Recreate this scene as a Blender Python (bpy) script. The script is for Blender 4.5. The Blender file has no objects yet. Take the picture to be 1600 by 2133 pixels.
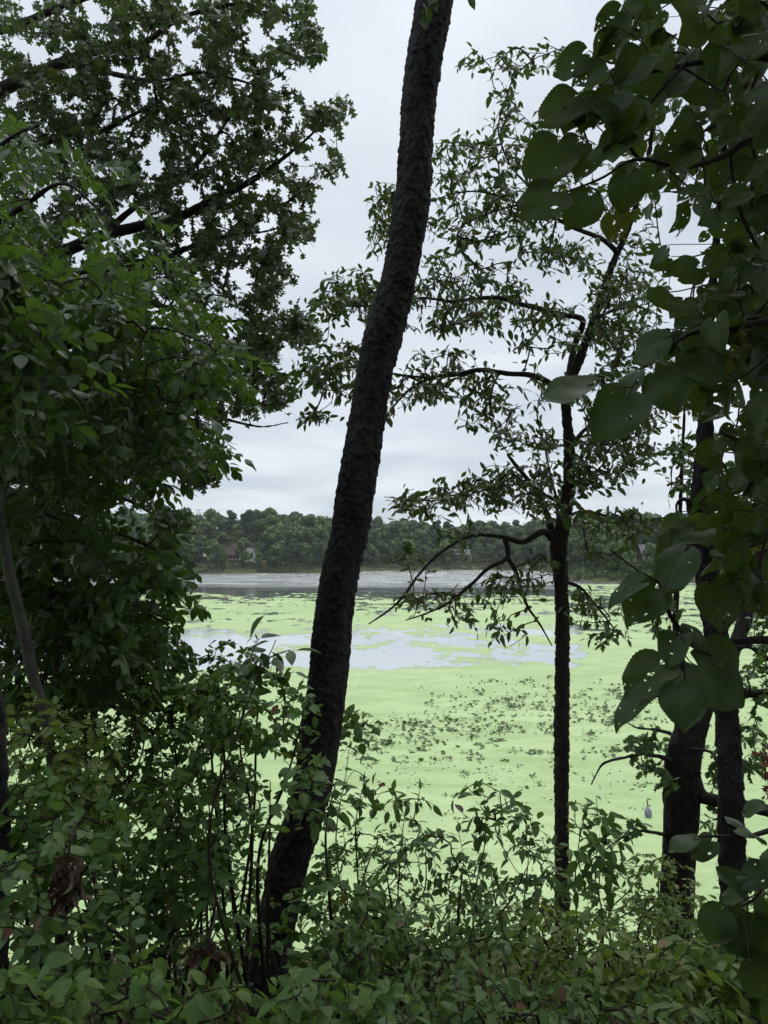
import bpy, math, random
import numpy as np
from mathutils import Matrix, Vector

rng = np.random.default_rng(11)
random.seed(5)
SC = bpy.context.scene
COL = SC.collection

# ------------------------------------------------------------------ camera
CAM_Z, FPX, PITCH = 12.0, 1610.0, math.radians(2.97)
cam_data = bpy.data.cameras.new('camera')
cam = bpy.data.objects.new('camera', cam_data)
COL.objects.link(cam)
cam.location = (0, 0, CAM_Z)
cam.rotation_euler = (math.pi / 2 + PITCH, 0, 0)
cam_data.sensor_fit = 'HORIZONTAL'
cam_data.sensor_width = 36.0
cam_data.lens = 36.0 * FPX / 1600.0
cam_data.clip_start, cam_data.clip_end = 0.05, 9000
SC.camera = cam
SC.render.resolution_x, SC.render.resolution_y = 768, 1024

# ------------------------------------------------------------------ sky, sun, exposure
SUN_EL, SUN_AZ = math.radians(58), math.radians(25)      # azimuth measured from +Y towards +X
world = bpy.data.worlds.new('World')
SC.world = world
world.use_nodes = True
wn, wl = world.node_tree.nodes, world.node_tree.links
wn.clear()
w_out = wn.new('ShaderNodeOutputWorld')
w_bg = wn.new('ShaderNodeBackground'); w_bg.inputs['Strength'].default_value = 0.1
w_sky = wn.new('ShaderNodeTexSky'); w_sky.sky_type = 'NISHITA'; w_sky.sun_disc = False
w_sky.sun_elevation = SUN_EL; w_sky.sun_rotation = SUN_AZ
w_tc = wn.new('ShaderNodeTexCoord')
w_sep = wn.new('ShaderNodeSeparateXYZ'); wl.new(w_tc.outputs['Generated'], w_sep.inputs[0])
# clouds on a flat ceiling: direction / (height + c)
w_zc = wn.new('ShaderNodeMath'); w_zc.operation = 'MAXIMUM'; w_zc.inputs[1].default_value = 0.0
wl.new(w_sep.outputs['Z'], w_zc.inputs[0])
w_za = wn.new('ShaderNodeMath'); w_za.operation = 'ADD'; w_za.inputs[1].default_value = 0.16
wl.new(w_zc.outputs[0], w_za.inputs[0])
w_dx = wn.new('ShaderNodeMath'); w_dx.operation = 'DIVIDE'
wl.new(w_sep.outputs['X'], w_dx.inputs[0]); wl.new(w_za.outputs[0], w_dx.inputs[1])
w_dy = wn.new('ShaderNodeMath'); w_dy.operation = 'DIVIDE'
wl.new(w_sep.outputs['Y'], w_dy.inputs[0]); wl.new(w_za.outputs[0], w_dy.inputs[1])
w_cmb = wn.new('ShaderNodeCombineXYZ'); wl.new(w_dx.outputs[0], w_cmb.inputs[0]); wl.new(w_dy.outputs[0], w_cmb.inputs[1])
w_n = wn.new('ShaderNodeTexNoise'); w_n.inputs['Scale'].default_value = 1.15; w_n.inputs['Detail'].default_value = 5; w_n.inputs['Roughness'].default_value = 0.5
w_n.inputs['Distortion'].default_value = 0.4
wl.new(w_cmb.outputs[0], w_n.inputs['Vector'])
w_rmp = wn.new('ShaderNodeValToRGB')
w_rmp.color_ramp.elements[0].position = 0.36; w_rmp.color_ramp.elements[0].color = (0.60, 0.675, 0.76, 1)
w_rmp.color_ramp.elements[1].position = 0.60; w_rmp.color_ramp.elements[1].color = (0.82, 0.88, 0.94, 1)
wl.new(w_n.outputs['Fac'], w_rmp.inputs[0])
# an overcast dome is brighter overhead
w_p = wn.new('ShaderNodeMath'); w_p.operation = 'POWER'; w_p.inputs[1].default_value = 7.0
wl.new(w_zc.outputs[0], w_p.inputs[0])
w_m = wn.new('ShaderNodeMath'); w_m.operation = 'MULTIPLY_ADD'; w_m.inputs[1].default_value = 34.0; w_m.inputs[2].default_value = 10.0
wl.new(w_p.outputs[0], w_m.inputs[0])
w_cl = wn.new('ShaderNodeVectorMath'); w_cl.operation = 'SCALE'
wl.new(w_rmp.outputs[0], w_cl.inputs[0]); wl.new(w_m.outputs[0], w_cl.inputs['Scale'])
w_mix = wn.new('ShaderNodeMix'); w_mix.data_type = 'RGBA'; w_mix.inputs['Factor'].default_value = 0.93
wl.new(w_sky.outputs[0], w_mix.inputs['A']); wl.new(w_cl.outputs[0], w_mix.inputs['B'])
wl.new(w_mix.outputs['Result'], w_bg.inputs['Color'])
wl.new(w_bg.outputs[0], w_out.inputs[0])

sun_d = bpy.data.lights.new('sun', 'SUN')
sun = bpy.data.objects.new('sun', sun_d); COL.objects.link(sun)
sun_d.energy = 1.5; sun_d.angle = math.radians(40); sun_d.color = (1.0, 0.97, 0.93)
sv = Vector((math.cos(SUN_EL) * math.sin(SUN_AZ), math.cos(SUN_EL) * math.cos(SUN_AZ), math.sin(SUN_EL)))
sun.rotation_euler = sv.to_track_quat('Z', 'Y').to_euler()
sun.location = (0, 0, 60)

SC.view_settings.view_transform = 'Standard'
SC.view_settings.look = 'None'
SC.view_settings.exposure = 0.0
SC.view_settings.gamma = 1.0
SC.view_settings.use_curve_mapping = False
SC.render.engine = 'CYCLES'
SC.cycles.use_denoising = True
SC.cycles.max_bounces = 6
SC.cycles.diffuse_bounces = 3
SC.cycles.glossy_bounces = 3
SC.cycles.transmission_bounces = 3
SC.cycles.transparent_max_bounces = 4
SC.cycles.caustics_reflective = False
SC.cycles.caustics_refractive = False
SC.cycles.sample_clamp_indirect = 4.0

# ------------------------------------------------------------------ geometry helpers
CA, SA = math.cos(PITCH), math.sin(PITCH)
def P(x, y, d):
    """point at distance d in front of the camera's spot (along +Y), seen at photo pixel x, y"""
    x = np.asarray(x, float); y = np.asarray(y, float); d = np.asarray(d, float)
    c = (x - 800) / FPX; v = -(y - 1066.5) / FPX
    ry = CA - v * SA; rz = SA + v * CA
    return np.stack(np.broadcast_arrays(c / ry * d, d, CAM_Z + rz / ry * d), -1)
def PIX(p):
    q = np.asarray(p, float) - np.array([0, 0, CAM_Z])
    dep = q[..., 1] * CA + q[..., 2] * SA
    up = -q[..., 1] * SA + q[..., 2] * CA
    return 800 + FPX * q[..., 0] / dep, 1066.5 - FPX * up / dep, dep
def LAKE(x, y):
    c = (x - 800) / FPX; v = -(y - 1066.5) / FPX
    ry = CA - v * SA; rz = SA + v * CA
    d = -CAM_Z * ry / rz
    return c / ry * d, d

def _h(ix, iy, seed):
    a = (ix.astype(np.int64) * 374761393 + iy.astype(np.int64) * 668265263 + seed * 1442695041) & 0x7fffffff
    a = ((a ^ (a >> 13)) * 1274126177) & 0x7fffffff
    a = (a ^ (a >> 16)) & 0x7fffffff
    return a / 0x7fffffff
def noise(x, y, seed=0):
    x = np.asarray(x, float); y = np.asarray(y, float)
    ix, iy = np.floor(x), np.floor(y)
    fx, fy = x - ix, y - iy
    fx = fx * fx * (3 - 2 * fx); fy = fy * fy * (3 - 2 * fy)
    a = _h(ix, iy, seed); b = _h(ix + 1, iy, seed); c = _h(ix, iy + 1, seed); d = _h(ix + 1, iy + 1, seed)
    return (a * (1 - fx) + b * fx) * (1 - fy) + (c * (1 - fx) + d * fx) * fy
def fbm(x, y, seed=0, octs=4):
    s = 0; a = 0.5; t = 0
    for o in range(octs):
        s = s + a * noise(x * 2 ** o, y * 2 ** o, seed + o * 17); t += a; a *= 0.5
    return s / t
def unit(v):
    v = np.asarray(v, float)
    return v / np.maximum(np.linalg.norm(v, axis=-1, keepdims=True), 1e-9)
def smooth(a, b, x):
    t = np.clip((x - a) / (b - a), 0, 1)
    return t * t * (3 - 2 * t)

# ------------------------------------------------------------------ object helpers
def mesh_from(name, verts, faces, mat=None, smooth_shade=True, attrs=None, mats=None, midx=None):
    """verts (n,3); faces (m,k) array or a list of arrays with different k"""
    verts = np.asarray(verts, np.float32)
    fl = faces if isinstance(faces, list) else [faces]
    fl = [np.asarray(f, np.int32) for f in fl if len(f)]
    me = bpy.data.meshes.new(name)
    me.vertices.add(len(verts)); me.vertices.foreach_set('co', verts.ravel())
    nl = sum(f.size for f in fl); nf = sum(len(f) for f in fl)
    me.loops.add(nl); me.polygons.add(nf)
    me.loops.foreach_set('vertex_index', np.concatenate([f.ravel() for f in fl]))
    tot = np.concatenate([np.full(len(f), f.shape[1], np.int32) for f in fl])
    st = np.concatenate([[0], np.cumsum(tot)[:-1]]).astype(np.int32)
    me.polygons.foreach_set('loop_start', st)
    me.polygons.foreach_set('use_smooth', np.full(nf, smooth_shade))
    if attrs:
        for k, v in attrs.items():
            v = np.asarray(v, np.float32)
            if v.ndim == 1:
                a = me.attributes.new(k, 'FLOAT', 'POINT'); a.data.foreach_set('value', v)
            else:
                a = me.attributes.new(k, 'FLOAT_VECTOR', 'POINT'); a.data.foreach_set('vector', v.ravel())
    for m in (mats or ([mat] if mat else [])):
        me.materials.append(m)
    if midx is not None:
        me.polygons.foreach_set('material_index', np.asarray(midx, np.int32))
    me.update(calc_edges=True)
    return me
def link(name, me, parent=None, loc=None):
    o = bpy.data.objects.new(name, me); COL.objects.link(o)
    if parent is not None: o.parent = parent
    if loc is not None: o.location = loc
    return o
def tag(o, label=None, cat=None, group=None, kind=None):
    if label: o['label'] = label
    if cat: o['category'] = cat
    if group: o['group'] = group
    if kind: o['kind'] = kind
    return o
def root(name, loc, label, cat, group=None):
    return tag(link(name, None, loc=tuple(float(c) for c in loc)), label, cat, group)
def copy_tree(o, parent=None):
    c = o.copy(); COL.objects.link(c); c.parent = parent
    for ch in list(o.children): copy_tree(ch, c)
    return c

class MB:
    """collects boxes, tubes and faces for one mesh"""
    def __init__(s): s.v = []; s.f4 = []; s.f3 = []; s.n = 0
    def add(s, v, f):
        v = np.asarray(v, float); f = np.asarray(f, int)
        (s.f4 if f.shape[1] == 4 else s.f3).append(f + s.n)
        s.v.append(v); s.n += len(v)
    def box(s, a, b):
        (x0, y0, z0), (x1, y1, z1) = a, b
        v = [(x0, y0, z0), (x1, y0, z0), (x1, y1, z0), (x0, y1, z0), (x0, y0, z1), (x1, y0, z1), (x1, y1, z1), (x0, y1, z1)]
        s.add(v, [(0, 3, 2, 1), (4, 5, 6, 7), (0, 1, 5, 4), (1, 2, 6, 5), (2, 3, 7, 6), (3, 0, 4, 7)])
    def bar(s, p, q, r, r2=None, n=6):
        v, f = tube(np.array([p, q], float), np.array([r, r if r2 is None else r2]), n)
        s.add(v, f)
    def prism(s, poly, off):
        """polygon of 3D points extruded by the vector off"""
        p = np.asarray(poly, float); k = len(p); c = p.mean(0)
        v = np.concatenate([p, p + off, [c], [c + np.asarray(off)]])
        i = np.arange(k); j = (i + 1) % k
        s.add(v, np.stack([i, j, j + k, i + k], 1))
        s.f3.append(np.stack([j, i, np.full(k, 2 * k)], 1) + s.n - len(v))
        s.f3.append(np.stack([i + k, j + k, np.full(k, 2 * k + 1)], 1) + s.n - len(v))
    def build(s, name, mat, parent=None, loc=None, smooth_shade=False):
        fl = ([np.concatenate(s.f4)] if s.f4 else []) + ([np.concatenate(s.f3)] if s.f3 else [])
        return link(name, mesh_from(name, np.concatenate(s.v), fl, mat, smooth_shade), parent, loc)

def frames(pts):
    t = np.gradient(pts, axis=0); t = unit(t)
    n = np.zeros_like(pts)
    a = np.cross(t[0], [0.13, 0.97, 0.21]); a = a / max(np.linalg.norm(a), 1e-6); n[0] = a
    for i in range(1, len(pts)):
        a = n[i - 1] - t[i] * np.dot(n[i - 1], t[i]); n[i] = a / max(np.linalg.norm(a), 1e-6)
    return t, n, np.cross(t, n)
def tube(pts, rad, sides=8, disp=None, cap=True):
    pts = np.asarray(pts, float); rad = np.asarray(rad, float)
    k = len(pts)
    t, n, b = frames(pts)
    th = np.arange(sides) / sides * 2 * math.pi
    r = np.repeat(rad[:, None], sides, 1)
    if disp is not None: r = r + disp
    v = pts[:, None] + (np.cos(th)[None, :, None] * n[:, None] + np.sin(th)[None, :, None] * b[:, None]) * r[..., None]
    v = v.reshape(-1, 3)
    i = np.arange(k - 1)[:, None] * sides; j = np.arange(sides)[None]
    j2 = (j + 1) % sides
    f = np.stack([i + j, i + j2, i + sides + j2, i + sides + j], -1).reshape(-1, 4)
    if cap:
        q = []
        for base, flip in ((0, True), ((k - 1) * sides, False)):
            for s_ in range(1, sides - 2, 2):
                a, b_, c_, d_ = base, base + s_, base + s_ + 1, base + s_ + 2
                q.append((a, d_, c_, b_) if flip else (a, b_, c_, d_))
        if q: f = np.concatenate([f, np.array(q)])
    return v, f
def catmull(pts, step):
    """smooth a polyline of rows (any columns) and resample it by arc length of the first three"""
    p = np.asarray(pts, float)
    q = np.concatenate([[2 * p[0] - p[1]], p, [2 * p[-1] - p[-2]]])
    out = []
    for i in range(1, len(q) - 2):
        t = np.linspace(0, 1, 24, endpoint=False)[:, None]
        a, b, c, d = q[i - 1], q[i], q[i + 1], q[i + 2]
        out.append(0.5 * ((2 * b) + (-a + c) * t + (2 * a - 5 * b + 4 * c - d) * t ** 2 + (-a + 3 * b - 3 * c + d) * t ** 3))
    out = np.concatenate(out + [p[-1:]])
    s = np.concatenate([[0], np.cumsum(np.linalg.norm(np.diff(out[:, :3], axis=0), axis=1))])
    m = max(3, int(s[-1] / step) + 1)
    ss = np.linspace(0, s[-1], m)
    return np.stack([np.interp(ss, s, out[:, k]) for k in range(out.shape[1])], 1)
def limb_px(rows):
    """rows (x px, y px, depth m, width px) -> (x, y, z, radius)"""
    r = np.asarray(rows, float)
    p = P(r[:, 0], r[:, 1], r[:, 2])
    return np.concatenate([p, (r[:, 3] * r[:, 2] / FPX / 2)[:, None]], 1)

def plates(s, z, cs, cz, around, seed):
    """cellular bark: returns (cell random, distance to the edge, local height in the cell)"""
    gs, gz = s / cs, z / cz
    i0, j0 = np.floor(gs), np.floor(gz)
    f1 = np.full(s.shape, 9.0); f2 = f1.copy(); rid = np.zeros(s.shape); loc = np.zeros(s.shape)
    for di in (-1, 0, 1):
        for dj in (-1, 0, 1):
            ci, cj = i0 + di, j0 + dj
            cw = np.mod(ci, around)
            px = ci + 0.15 + 0.7 * _h(cw, cj, seed); pz = cj + 0.15 + 0.7 * _h(cw, cj, seed + 1)
            d = np.hypot(gs - px, gz - pz)
            new = d < f1
            f2 = np.where(new, f1, np.minimum(f2, d))
            rid = np.where(new, _h(cw, cj, seed + 2), rid); loc = np.where(new, gz - pz, loc)
            f1 = np.minimum(f1, d)
    return rid, f2 - f1, loc
def bark_tube(rows, step, sides, kind, seed, amp=1.0, flare=None):
    c = catmull(rows, step)
    k = len(c)
    z = np.concatenate([[0], np.cumsum(np.linalg.norm(np.diff(c[:, :3], axis=0), axis=1))])
    th = np.arange(sides) / sides
    S, Z = np.meshgrid(th, z)
    R = c[:, 3][:, None]
    circ = 2 * math.pi * c[:, 3].max()
    if kind == 'scale':
        n = max(5, round(circ / 0.042))
        wob = (fbm(S * 9, Z * 5, seed + 5, 3) - 0.5) * 0.9
        rid, e, loc = plates(S * n + wob * 0.6, Z + wob * 0.03, 1.0, 0.058, n, seed)
        d = (rid - 0.45) * 0.020 + np.clip(loc, -0.6, 0.6) * -0.012 * rid - 0.010 * (1 - smooth(0.0, 0.22, e))
        n2 = n * 2
        rid2, e2, loc2 = plates(S * n2 + wob, Z, 1.0, 0.027, n2, seed + 9)
        d = d + (rid2 - 0.5) * 0.006 - 0.003 * (1 - smooth(0, 0.2, e2))
        d = d * (0.35 + 1.3 * fbm(np.cos(S * 6.283) * 2 + 5, Z * 1.7 + np.sin(S * 6.283) * 2, seed + 31, 3))
    else:
        n = max(6, round(circ / 0.035))
        wob = (fbm(S * 6, Z * 2.2, seed + 5, 3) - 0.5) * 2.2
        rid, e, loc = plates(S * n + wob, Z, 1.0, 0.22, n, seed)
        d = (rid - 0.3) * 0.008 - 0.013 * (1 - smooth(0.0, 0.35, e)) + (fbm(S * 40, Z * 12, seed + 3, 2) - 0.5) * 0.006
    # blend the seam at theta = 0 and add a slow swelling
    big = (noise(np.cos(S * 2 * math.pi) * 1.3 + 7 + Z * 1.1, np.sin(S * 2 * math.pi) * 1.3 + Z * 1.4, seed + 21) - 0.5) * R * 0.12
    d = d * amp + big
    if flare is not None: c[:, 3] += flare * np.exp(-z / 0.35)
    v, f = tube(c[:, :3], c[:, 3], sides, d)
    return v, f, c

# ------------------------------------------------------------------ growing twigs
def grow(nodes, attr, seg=0.12, arch=0.08, dirs=None, cap=None):
    """attach each attractor to the nearest node of the growing plant; returns positions, parents, tip indices"""
    nodes = np.asarray(nodes, float); attr = np.asarray(attr, float)
    d0 = np.array([np.min(np.sum((nodes - a) ** 2, 1)) for a in attr])
    attr = attr[np.argsort(d0)]
    cap = len(nodes) + len(attr) * 40
    pos = np.zeros((cap, 3)); par = np.full(cap, -1, int); tan = np.zeros((cap, 3))
    n = len(nodes); pos[:n] = nodes
    tips = []
    for a in attr:
        d2 = np.sum((pos[:n] - a) ** 2, 1)
        i = int(np.argmin(d2))
        vec = a - pos[i]; dist = math.sqrt(d2[i])
        k = min(38, max(2, int(math.ceil(dist / seg))))
        t0 = tan[i] * dist * 0.7 if par[i] >= 0 else vec * 0.6 + np.array([0, 0, arch * 2 * dist])
        prev = i
        w = rng.normal(0, 0.05 * dist, 3)
        for s in range(1, k + 1):
            t = s / k
            h1 = t ** 3 - 2 * t * t + t
            h2 = 3 * t * t - 2 * t ** 3
            p = pos[i] + vec * (h2 * 0.55 + t * 0.45) + (t0 - vec * 0.45) * h1 * 0.7 + w * math.sin(t * 3.14159) + np.array([0, 0, arch * dist * 4 * t * (1 - t)])
            pos[n] = p; par[n] = prev; tan[n] = unit(p - pos[prev]); prev = n; n += 1
            if n >= cap - 2: break
        tips.append(prev)
        if n >= cap - 2: break
    return pos[:n], par[:n], tan[:n], np.array(tips)
def twig_mesh(pos, par, n0, tips, rtip, power=0.45, rmax=0.03, sides=4):
    n = len(pos)
    cnt = np.zeros(n); cnt[tips] = 1
    for i in range(n - 1, n0 - 1, -1):
        if par[i] >= 0: cnt[par[i]] += cnt[i]
    r = np.minimum(rtip * np.maximum(cnt, 0.6) ** power, rmax)
    idx = np.arange(n0, n); a = pos[par[idx]]; b = pos[idx]
    ra = np.where(par[idx] < n0, r[idx], np.minimum(r[par[idx]], r[idx] * 1.6)); rb = r[idx]
    t = unit(b - a + 1e-7)
    ref = np.where(np.abs(t[:, 2:3]) > 0.9, np.array([[1.0, 0, 0]]), np.array([[0, 0, 1.0]]))
    u = unit(np.cross(t, ref)); w = np.cross(t, u)
    th = np.arange(sides) / sides * 2 * math.pi
    ring = np.cos(th)[None, :, None] * u[:, None] + np.sin(th)[None, :, None] * w[:, None]
    va = a[:, None] + ring * ra[:, None, None]; vb = b[:, None] + ring * rb[:, None, None]
    v = np.concatenate([va, vb], 1).reshape(-1, 3)
    m = len(idx); base = np.arange(m)[:, None] * 2 * sides
    j = np.arange(sides)[None]; j2 = (j + 1) % sides
    f = np.stack([base + j, base + j2, base + sides + j2, base + sides + j], -1).reshape(-1, 4)
    return v, f

# ------------------------------------------------------------------ leaf templates (x along the leaf, y across, z normal; length 1)
def leaf_strip(width, ts, fold=0.25, droop=0.12, twist=0.0, wav=0.0, shift=None, petiole=0.12):
    ts = np.asarray(ts, float); w = np.asarray(width, float)
    sh = np.zeros_like(ts) if shift is None else np.asarray(shift, float)
    v = []; uv = []
    z0 = -droop * ts ** 2
    for i, t in enumerate(ts):
        tw = twist * t
        for s in (-1, 0, 1):
            y = s * w[i]; z = z0[i] + (abs(s) * w[i] * fold) + wav * math.sin(9 * t + s) * abs(s)
            y2 = y * math.cos(tw) - z * math.sin(tw) if s else 0; z2 = z if not s else y * math.sin(tw) + z
            v.append((t + abs(s) * sh[i] + petiole, y2, z2)); uv.append((t, s * w[i] * 2, abs(s)))
    f = []
    for i in range(len(ts) - 1):
        a = i * 3
        for c in (0, 1):
            q = (a + c, a + 3 + c, a + 4 + c, a + 1 + c)
            f += [(q[0], q[1], q[2]), (q[0], q[2], q[3])]
    if petiole > 0:
        n = len(v); pw = 0.012
        v += [(0, -pw, 0), (0, pw, 0), (petiole + 0.03, pw, 0.004), (petiole + 0.03, -pw, 0.004)]; uv += [(0, 0, 0)] * 4
        f += [(n, n + 3, n + 2), (n, n + 2, n + 1)]
    return np.array(v), np.array(f), np.array(uv, float)
def lance(wm, pk, fold, droop, twist=0.0, n=6, wav=0.0, pet=0.12):
    t = np.linspace(0, 1, n)
    w = wm * (np.sin(np.pi * t ** pk)) ** 0.85
    w[0] = 0.004; w[-1] = 0.003
    return leaf_strip(w, t, fold, droop, twist, wav, petiole=pet)
def lobed(wm, lobes, deep, fold, droop):
    n = lobes * 2 + 3
    t = np.linspace(0, 1, n)
    env = wm * np.sin(np.pi * np.clip(t, 0.03, 0.97) ** 0.8) ** 0.6
    alt = np.array([1.0 if i % 2 == 0 else deep for i in range(n)]); alt[0] = 0.05; alt[1] = 0.3; alt[-1] = 0.02
    sh = np.where(alt == 1.0, 0.09, -0.02); sh[-1] = 0
    return leaf_strip(env * alt, t, fold, droop, 0.0, 0.0, sh, 0.0)
def broad(seed, holes, cup, droop, fold, grid=(34, 23)):
    """a big heart-shaped, saw-toothed leaf with holes eaten into it"""
    r = np.random.default_rng(seed)
    holes = int(holes * 0.55)
    nt, ns = grid
    t = np.linspace(0, 1, nt)[:, None]; s = np.linspace(-1, 1, ns)[None]
    w = 0.50 * np.sin(np.pi * np.clip(t, 0, 1) ** 0.60) ** 0.62
    w = w * (1 - 0.40 * smooth(0.74, 0.93, t)) ; w[0] = 0.10; w[-1] = 0.0
    asym = 1 + 0.10 * np.sign(s)
    x = t + 0 * s - 0.20 * np.abs(s) ** 1.3 * (1 - t) ** 3 + 0.06 * np.abs(s) * t * (1 - t)
    tooth = ((np.arange(nt)[:, None] % 2) * 0.020) * (np.abs(s) > 0.99)
    y = s * (w * asym + tooth * (w > 0.05)) * (1 + 0.05 * np.sin(7 * t + seed))
    ph = r.uniform(0, 6)
    z = -droop * t ** 2 + fold * np.abs(y) + cup * y ** 2 + 0.05 * np.sin(8 * t + 2.5 * s + ph) * np.abs(s) ** 1.5 + 0.05 * np.sin(5 * t + ph) + 0.10 * r.normal() * t * y
    z = z - 0.005 * np.abs(np.sin((t * 6 - np.abs(s) * 1.6) * np.pi)) * np.abs(s)
    x = x + 0.22
    v = np.stack([x, y, z], -1).reshape(-1, 3)
    uv = np.stack([t + 0 * s, y * 2, np.abs(s) + 0 * t], -1).reshape(-1, 3)
    i = np.arange(nt - 1)[:, None] * ns; j = np.arange(ns - 1)[None]
    f = np.stack([i + j, i + ns + j, i + ns + j + 1, i + j + 1], -1)
    keep = np.ones(f.shape[:2], bool)
    for _ in range(holes):
        a, b = r.integers(3, nt - 5), r.integers(2, ns - 3)
        keep[a, b] = False
        if r.random() < 0.35: keep[a + 1, b] = False
        if r.random() < 0.25: keep[a, min(b + 1, ns - 2)] = False
        if r.random() < 0.06: keep[a:a + 3, b:b + 2] = False
    f = f[keep]
    n = len(v)
    pt = np.stack([np.linspace(0, 0.24, 5), np.zeros(5), -0.05 * np.sin(np.linspace(0, math.pi, 5))], 1)
    pv, pf = tube(pt, np.full(5, 0.011), 5)
    v = np.concatenate([v, pv]); uv = np.concatenate([uv, np.zeros((len(pv), 3))])
    return v, np.concatenate([f, pf + n]), uv

def axes(d, nrm):
    x = unit(d); y = unit(np.cross(nrm, x)); z = np.cross(x, y)
    return x, y, z
class Leaves:
    def __init__(s): s.p = []; s.x = []; s.y = []; s.z = []; s.s = []; s.k = []
    def add(s, p, d, nrm, size, kind):
        d = np.atleast_2d(d)
        x, y, z = axes(d, nrm); n = len(x)
        s.p.append(np.broadcast_to(p, (n, 3))); s.x.append(x); s.y.append(y); s.z.append(z)
        s.s.append(np.broadcast_to(size, (n,))); s.k.append(np.broadcast_to(kind, (n,)))
    def get(s):
        return [np.concatenate(q) for q in (s.p, s.x, s.y, s.z, s.s, s.k)]
LEAF_MESH = {}
def foliage(rt, tmpl, key, leaves, mat, n_single=0, part='crown', near=(0.3, 60), low=None):
    """the leaves that show largest become objects named leaf, the rest one mesh"""
    p, x, y, z, sz, kd = leaves.get()
    o = np.array(rt.location)
    single = np.zeros(len(p), bool)
    if n_single:
        px, py, dep = PIX(p + x * sz[:, None] * 0.5)
        vis = (px > 10) & (px < 1590) & (py > 10) & (py < 2123) & (dep > near[0])
        facing = np.abs(np.sum(unit(p - np.array([0, 0, CAM_Z])) * z, 1))
        score = np.where(vis, sz / np.maximum(dep, 0.2) * (0.5 + facing), -1)
        idx = np.argsort(-score)[:n_single]
        single[idx[score[idx] > 0]] = True
    V = []; F = []; R = []; U = []; n = 0
    for k, (tv, tf, tu) in enumerate(low or tmpl):
        m = (~single) & (kd == k)
        if m.any():
            q = p[m][:, None] + sz[m][:, None, None] * (tv[None, :, 0:1] * x[m][:, None] + tv[None, :, 1:2] * y[m][:, None] + tv[None, :, 2:3] * z[m][:, None]) - o
            c = int(m.sum())
            V.append(q.reshape(-1, 3)); F.append((tf[None] + (np.arange(c) * len(tv))[:, None, None]).reshape(-1, tf.shape[1]) + n)
            R.append(np.repeat(rng.random(c), len(tv))); U.append(np.tile(tu, (c, 1))); n += c * len(tv)
    if V:
        me = mesh_from(part, np.concatenate(V), np.concatenate(F), mat, True, {'rnd': np.concatenate(R), 'uvl': np.concatenate(U)})
        tag(link(part, me, rt), kind='stuff' if n_single else None)
    for i in np.nonzero(single)[0]:
        kk = (key, int(kd[i]), mat.name)
        if kk not in LEAF_MESH:
            tv, tf, tu = tmpl[int(kd[i])]
            LEAF_MESH[kk] = mesh_from('leaf', tv, tf, mat, True, {'uvl': tu})
        ob = bpy.data.objects.new('leaf', LEAF_MESH[kk]); COL.objects.link(ob); ob.parent = rt
        s_ = sz[i]
        q = p[i] - o
        ob.matrix_basis = Matrix(((x[i][0] * s_, y[i][0] * s_, z[i][0] * s_, q[0]), (x[i][1] * s_, y[i][1] * s_, z[i][1] * s_, q[1]),
                                  (x[i][2] * s_, y[i][2] * s_, z[i][2] * s_, q[2]), (0, 0, 0, 1)))

def spray(L, pos, tan, tips, n_each, size, kinds, back=0.14, droop=0.3, spread=0.9, up=0.8, jit=0.45, compound=0):
    """leaves along the last stretch of every twig"""
    for tip in tips:
        d = tan[tip]; p = pos[tip]
        ref = np.array([0, 0, 1.0]) if abs(d[2]) < 0.9 else np.array([1.0, 0, 0])
        side = unit(np.cross(d, ref))
        m = max(1, int(round(n_each * rng.uniform(0.7, 1.3))))
        if compound:
            for _ in range(m):
                dd = unit(d * rng.uniform(0.2, 1.0) + side * rng.uniform(-1, 1) + rng.normal(0, 0.3, 3) + np.array([0, 0, -droop * rng.uniform(0, 1)]))
                nn = unit(np.array([0, 0, 1.0]) * up + rng.normal(0, jit, 3))
                sd = unit(np.cross(nn, dd)); ln = size * rng.uniform(2.2, 3.0)
                p0 = p - d * rng.uniform(0, back)
                k = compound
                ts = np.repeat(np.linspace(0.35, 0.92, k // 2), 2); sg = np.tile([-1, 1], k // 2)
                bend = np.array([0, 0, -1.0]) * ln * 0.25
                lp = p0 + dd * (ts * ln)[:, None] + bend * (ts ** 2)[:, None]
                ld = unit(dd * 0.55 + sd * sg[:, None] * 0.8 + np.array([0, 0, -0.25]) + rng.normal(0, 0.12, (k // 2 * 2, 3)))
                ln_ = unit(nn + sd * sg[:, None] * 0.15 + rng.normal(0, 0.2, (k // 2 * 2, 3)))
                s_ = size * (0.75 + 0.4 * ts) * rng.uniform(0.85, 1.15, len(ts))
                L.add(lp, ld, ln_, s_, rng.choice(kinds, len(ts)))
                tipd = unit(dd + np.array([0, 0, -0.4]))
                L.add(p0 + dd * ln + bend, tipd, nn, size * 1.15, rng.choice(kinds))
            continue
        t = np.linspace(0, 1, m) if m > 1 else np.array([0.0])
        sg = np.where(np.arange(m) % 2 == 0, 1.0, -1.0)
        lp = p - d * (t * back)[:, None]
        ld = unit(d * rng.uniform(0.25, 0.9, (m, 1)) + side * (sg * spread)[:, None] * rng.uniform(0.4, 1, (m, 1)) * (0.35 + 0.65 * (t > 0))[:, None]
                  + np.array([0, 0, -1.0]) * droop * rng.uniform(0.2, 1.4, (m, 1)) + rng.normal(0, 0.22, (m, 3)))
        ln = unit(np.array([0, 0, 1.0]) * up + rng.normal(0, jit, (m, 3)))
        L.add(lp, ld, ln, size * rng.uniform(0.6, 1.2, m), rng.choice(kinds, m))

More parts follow.
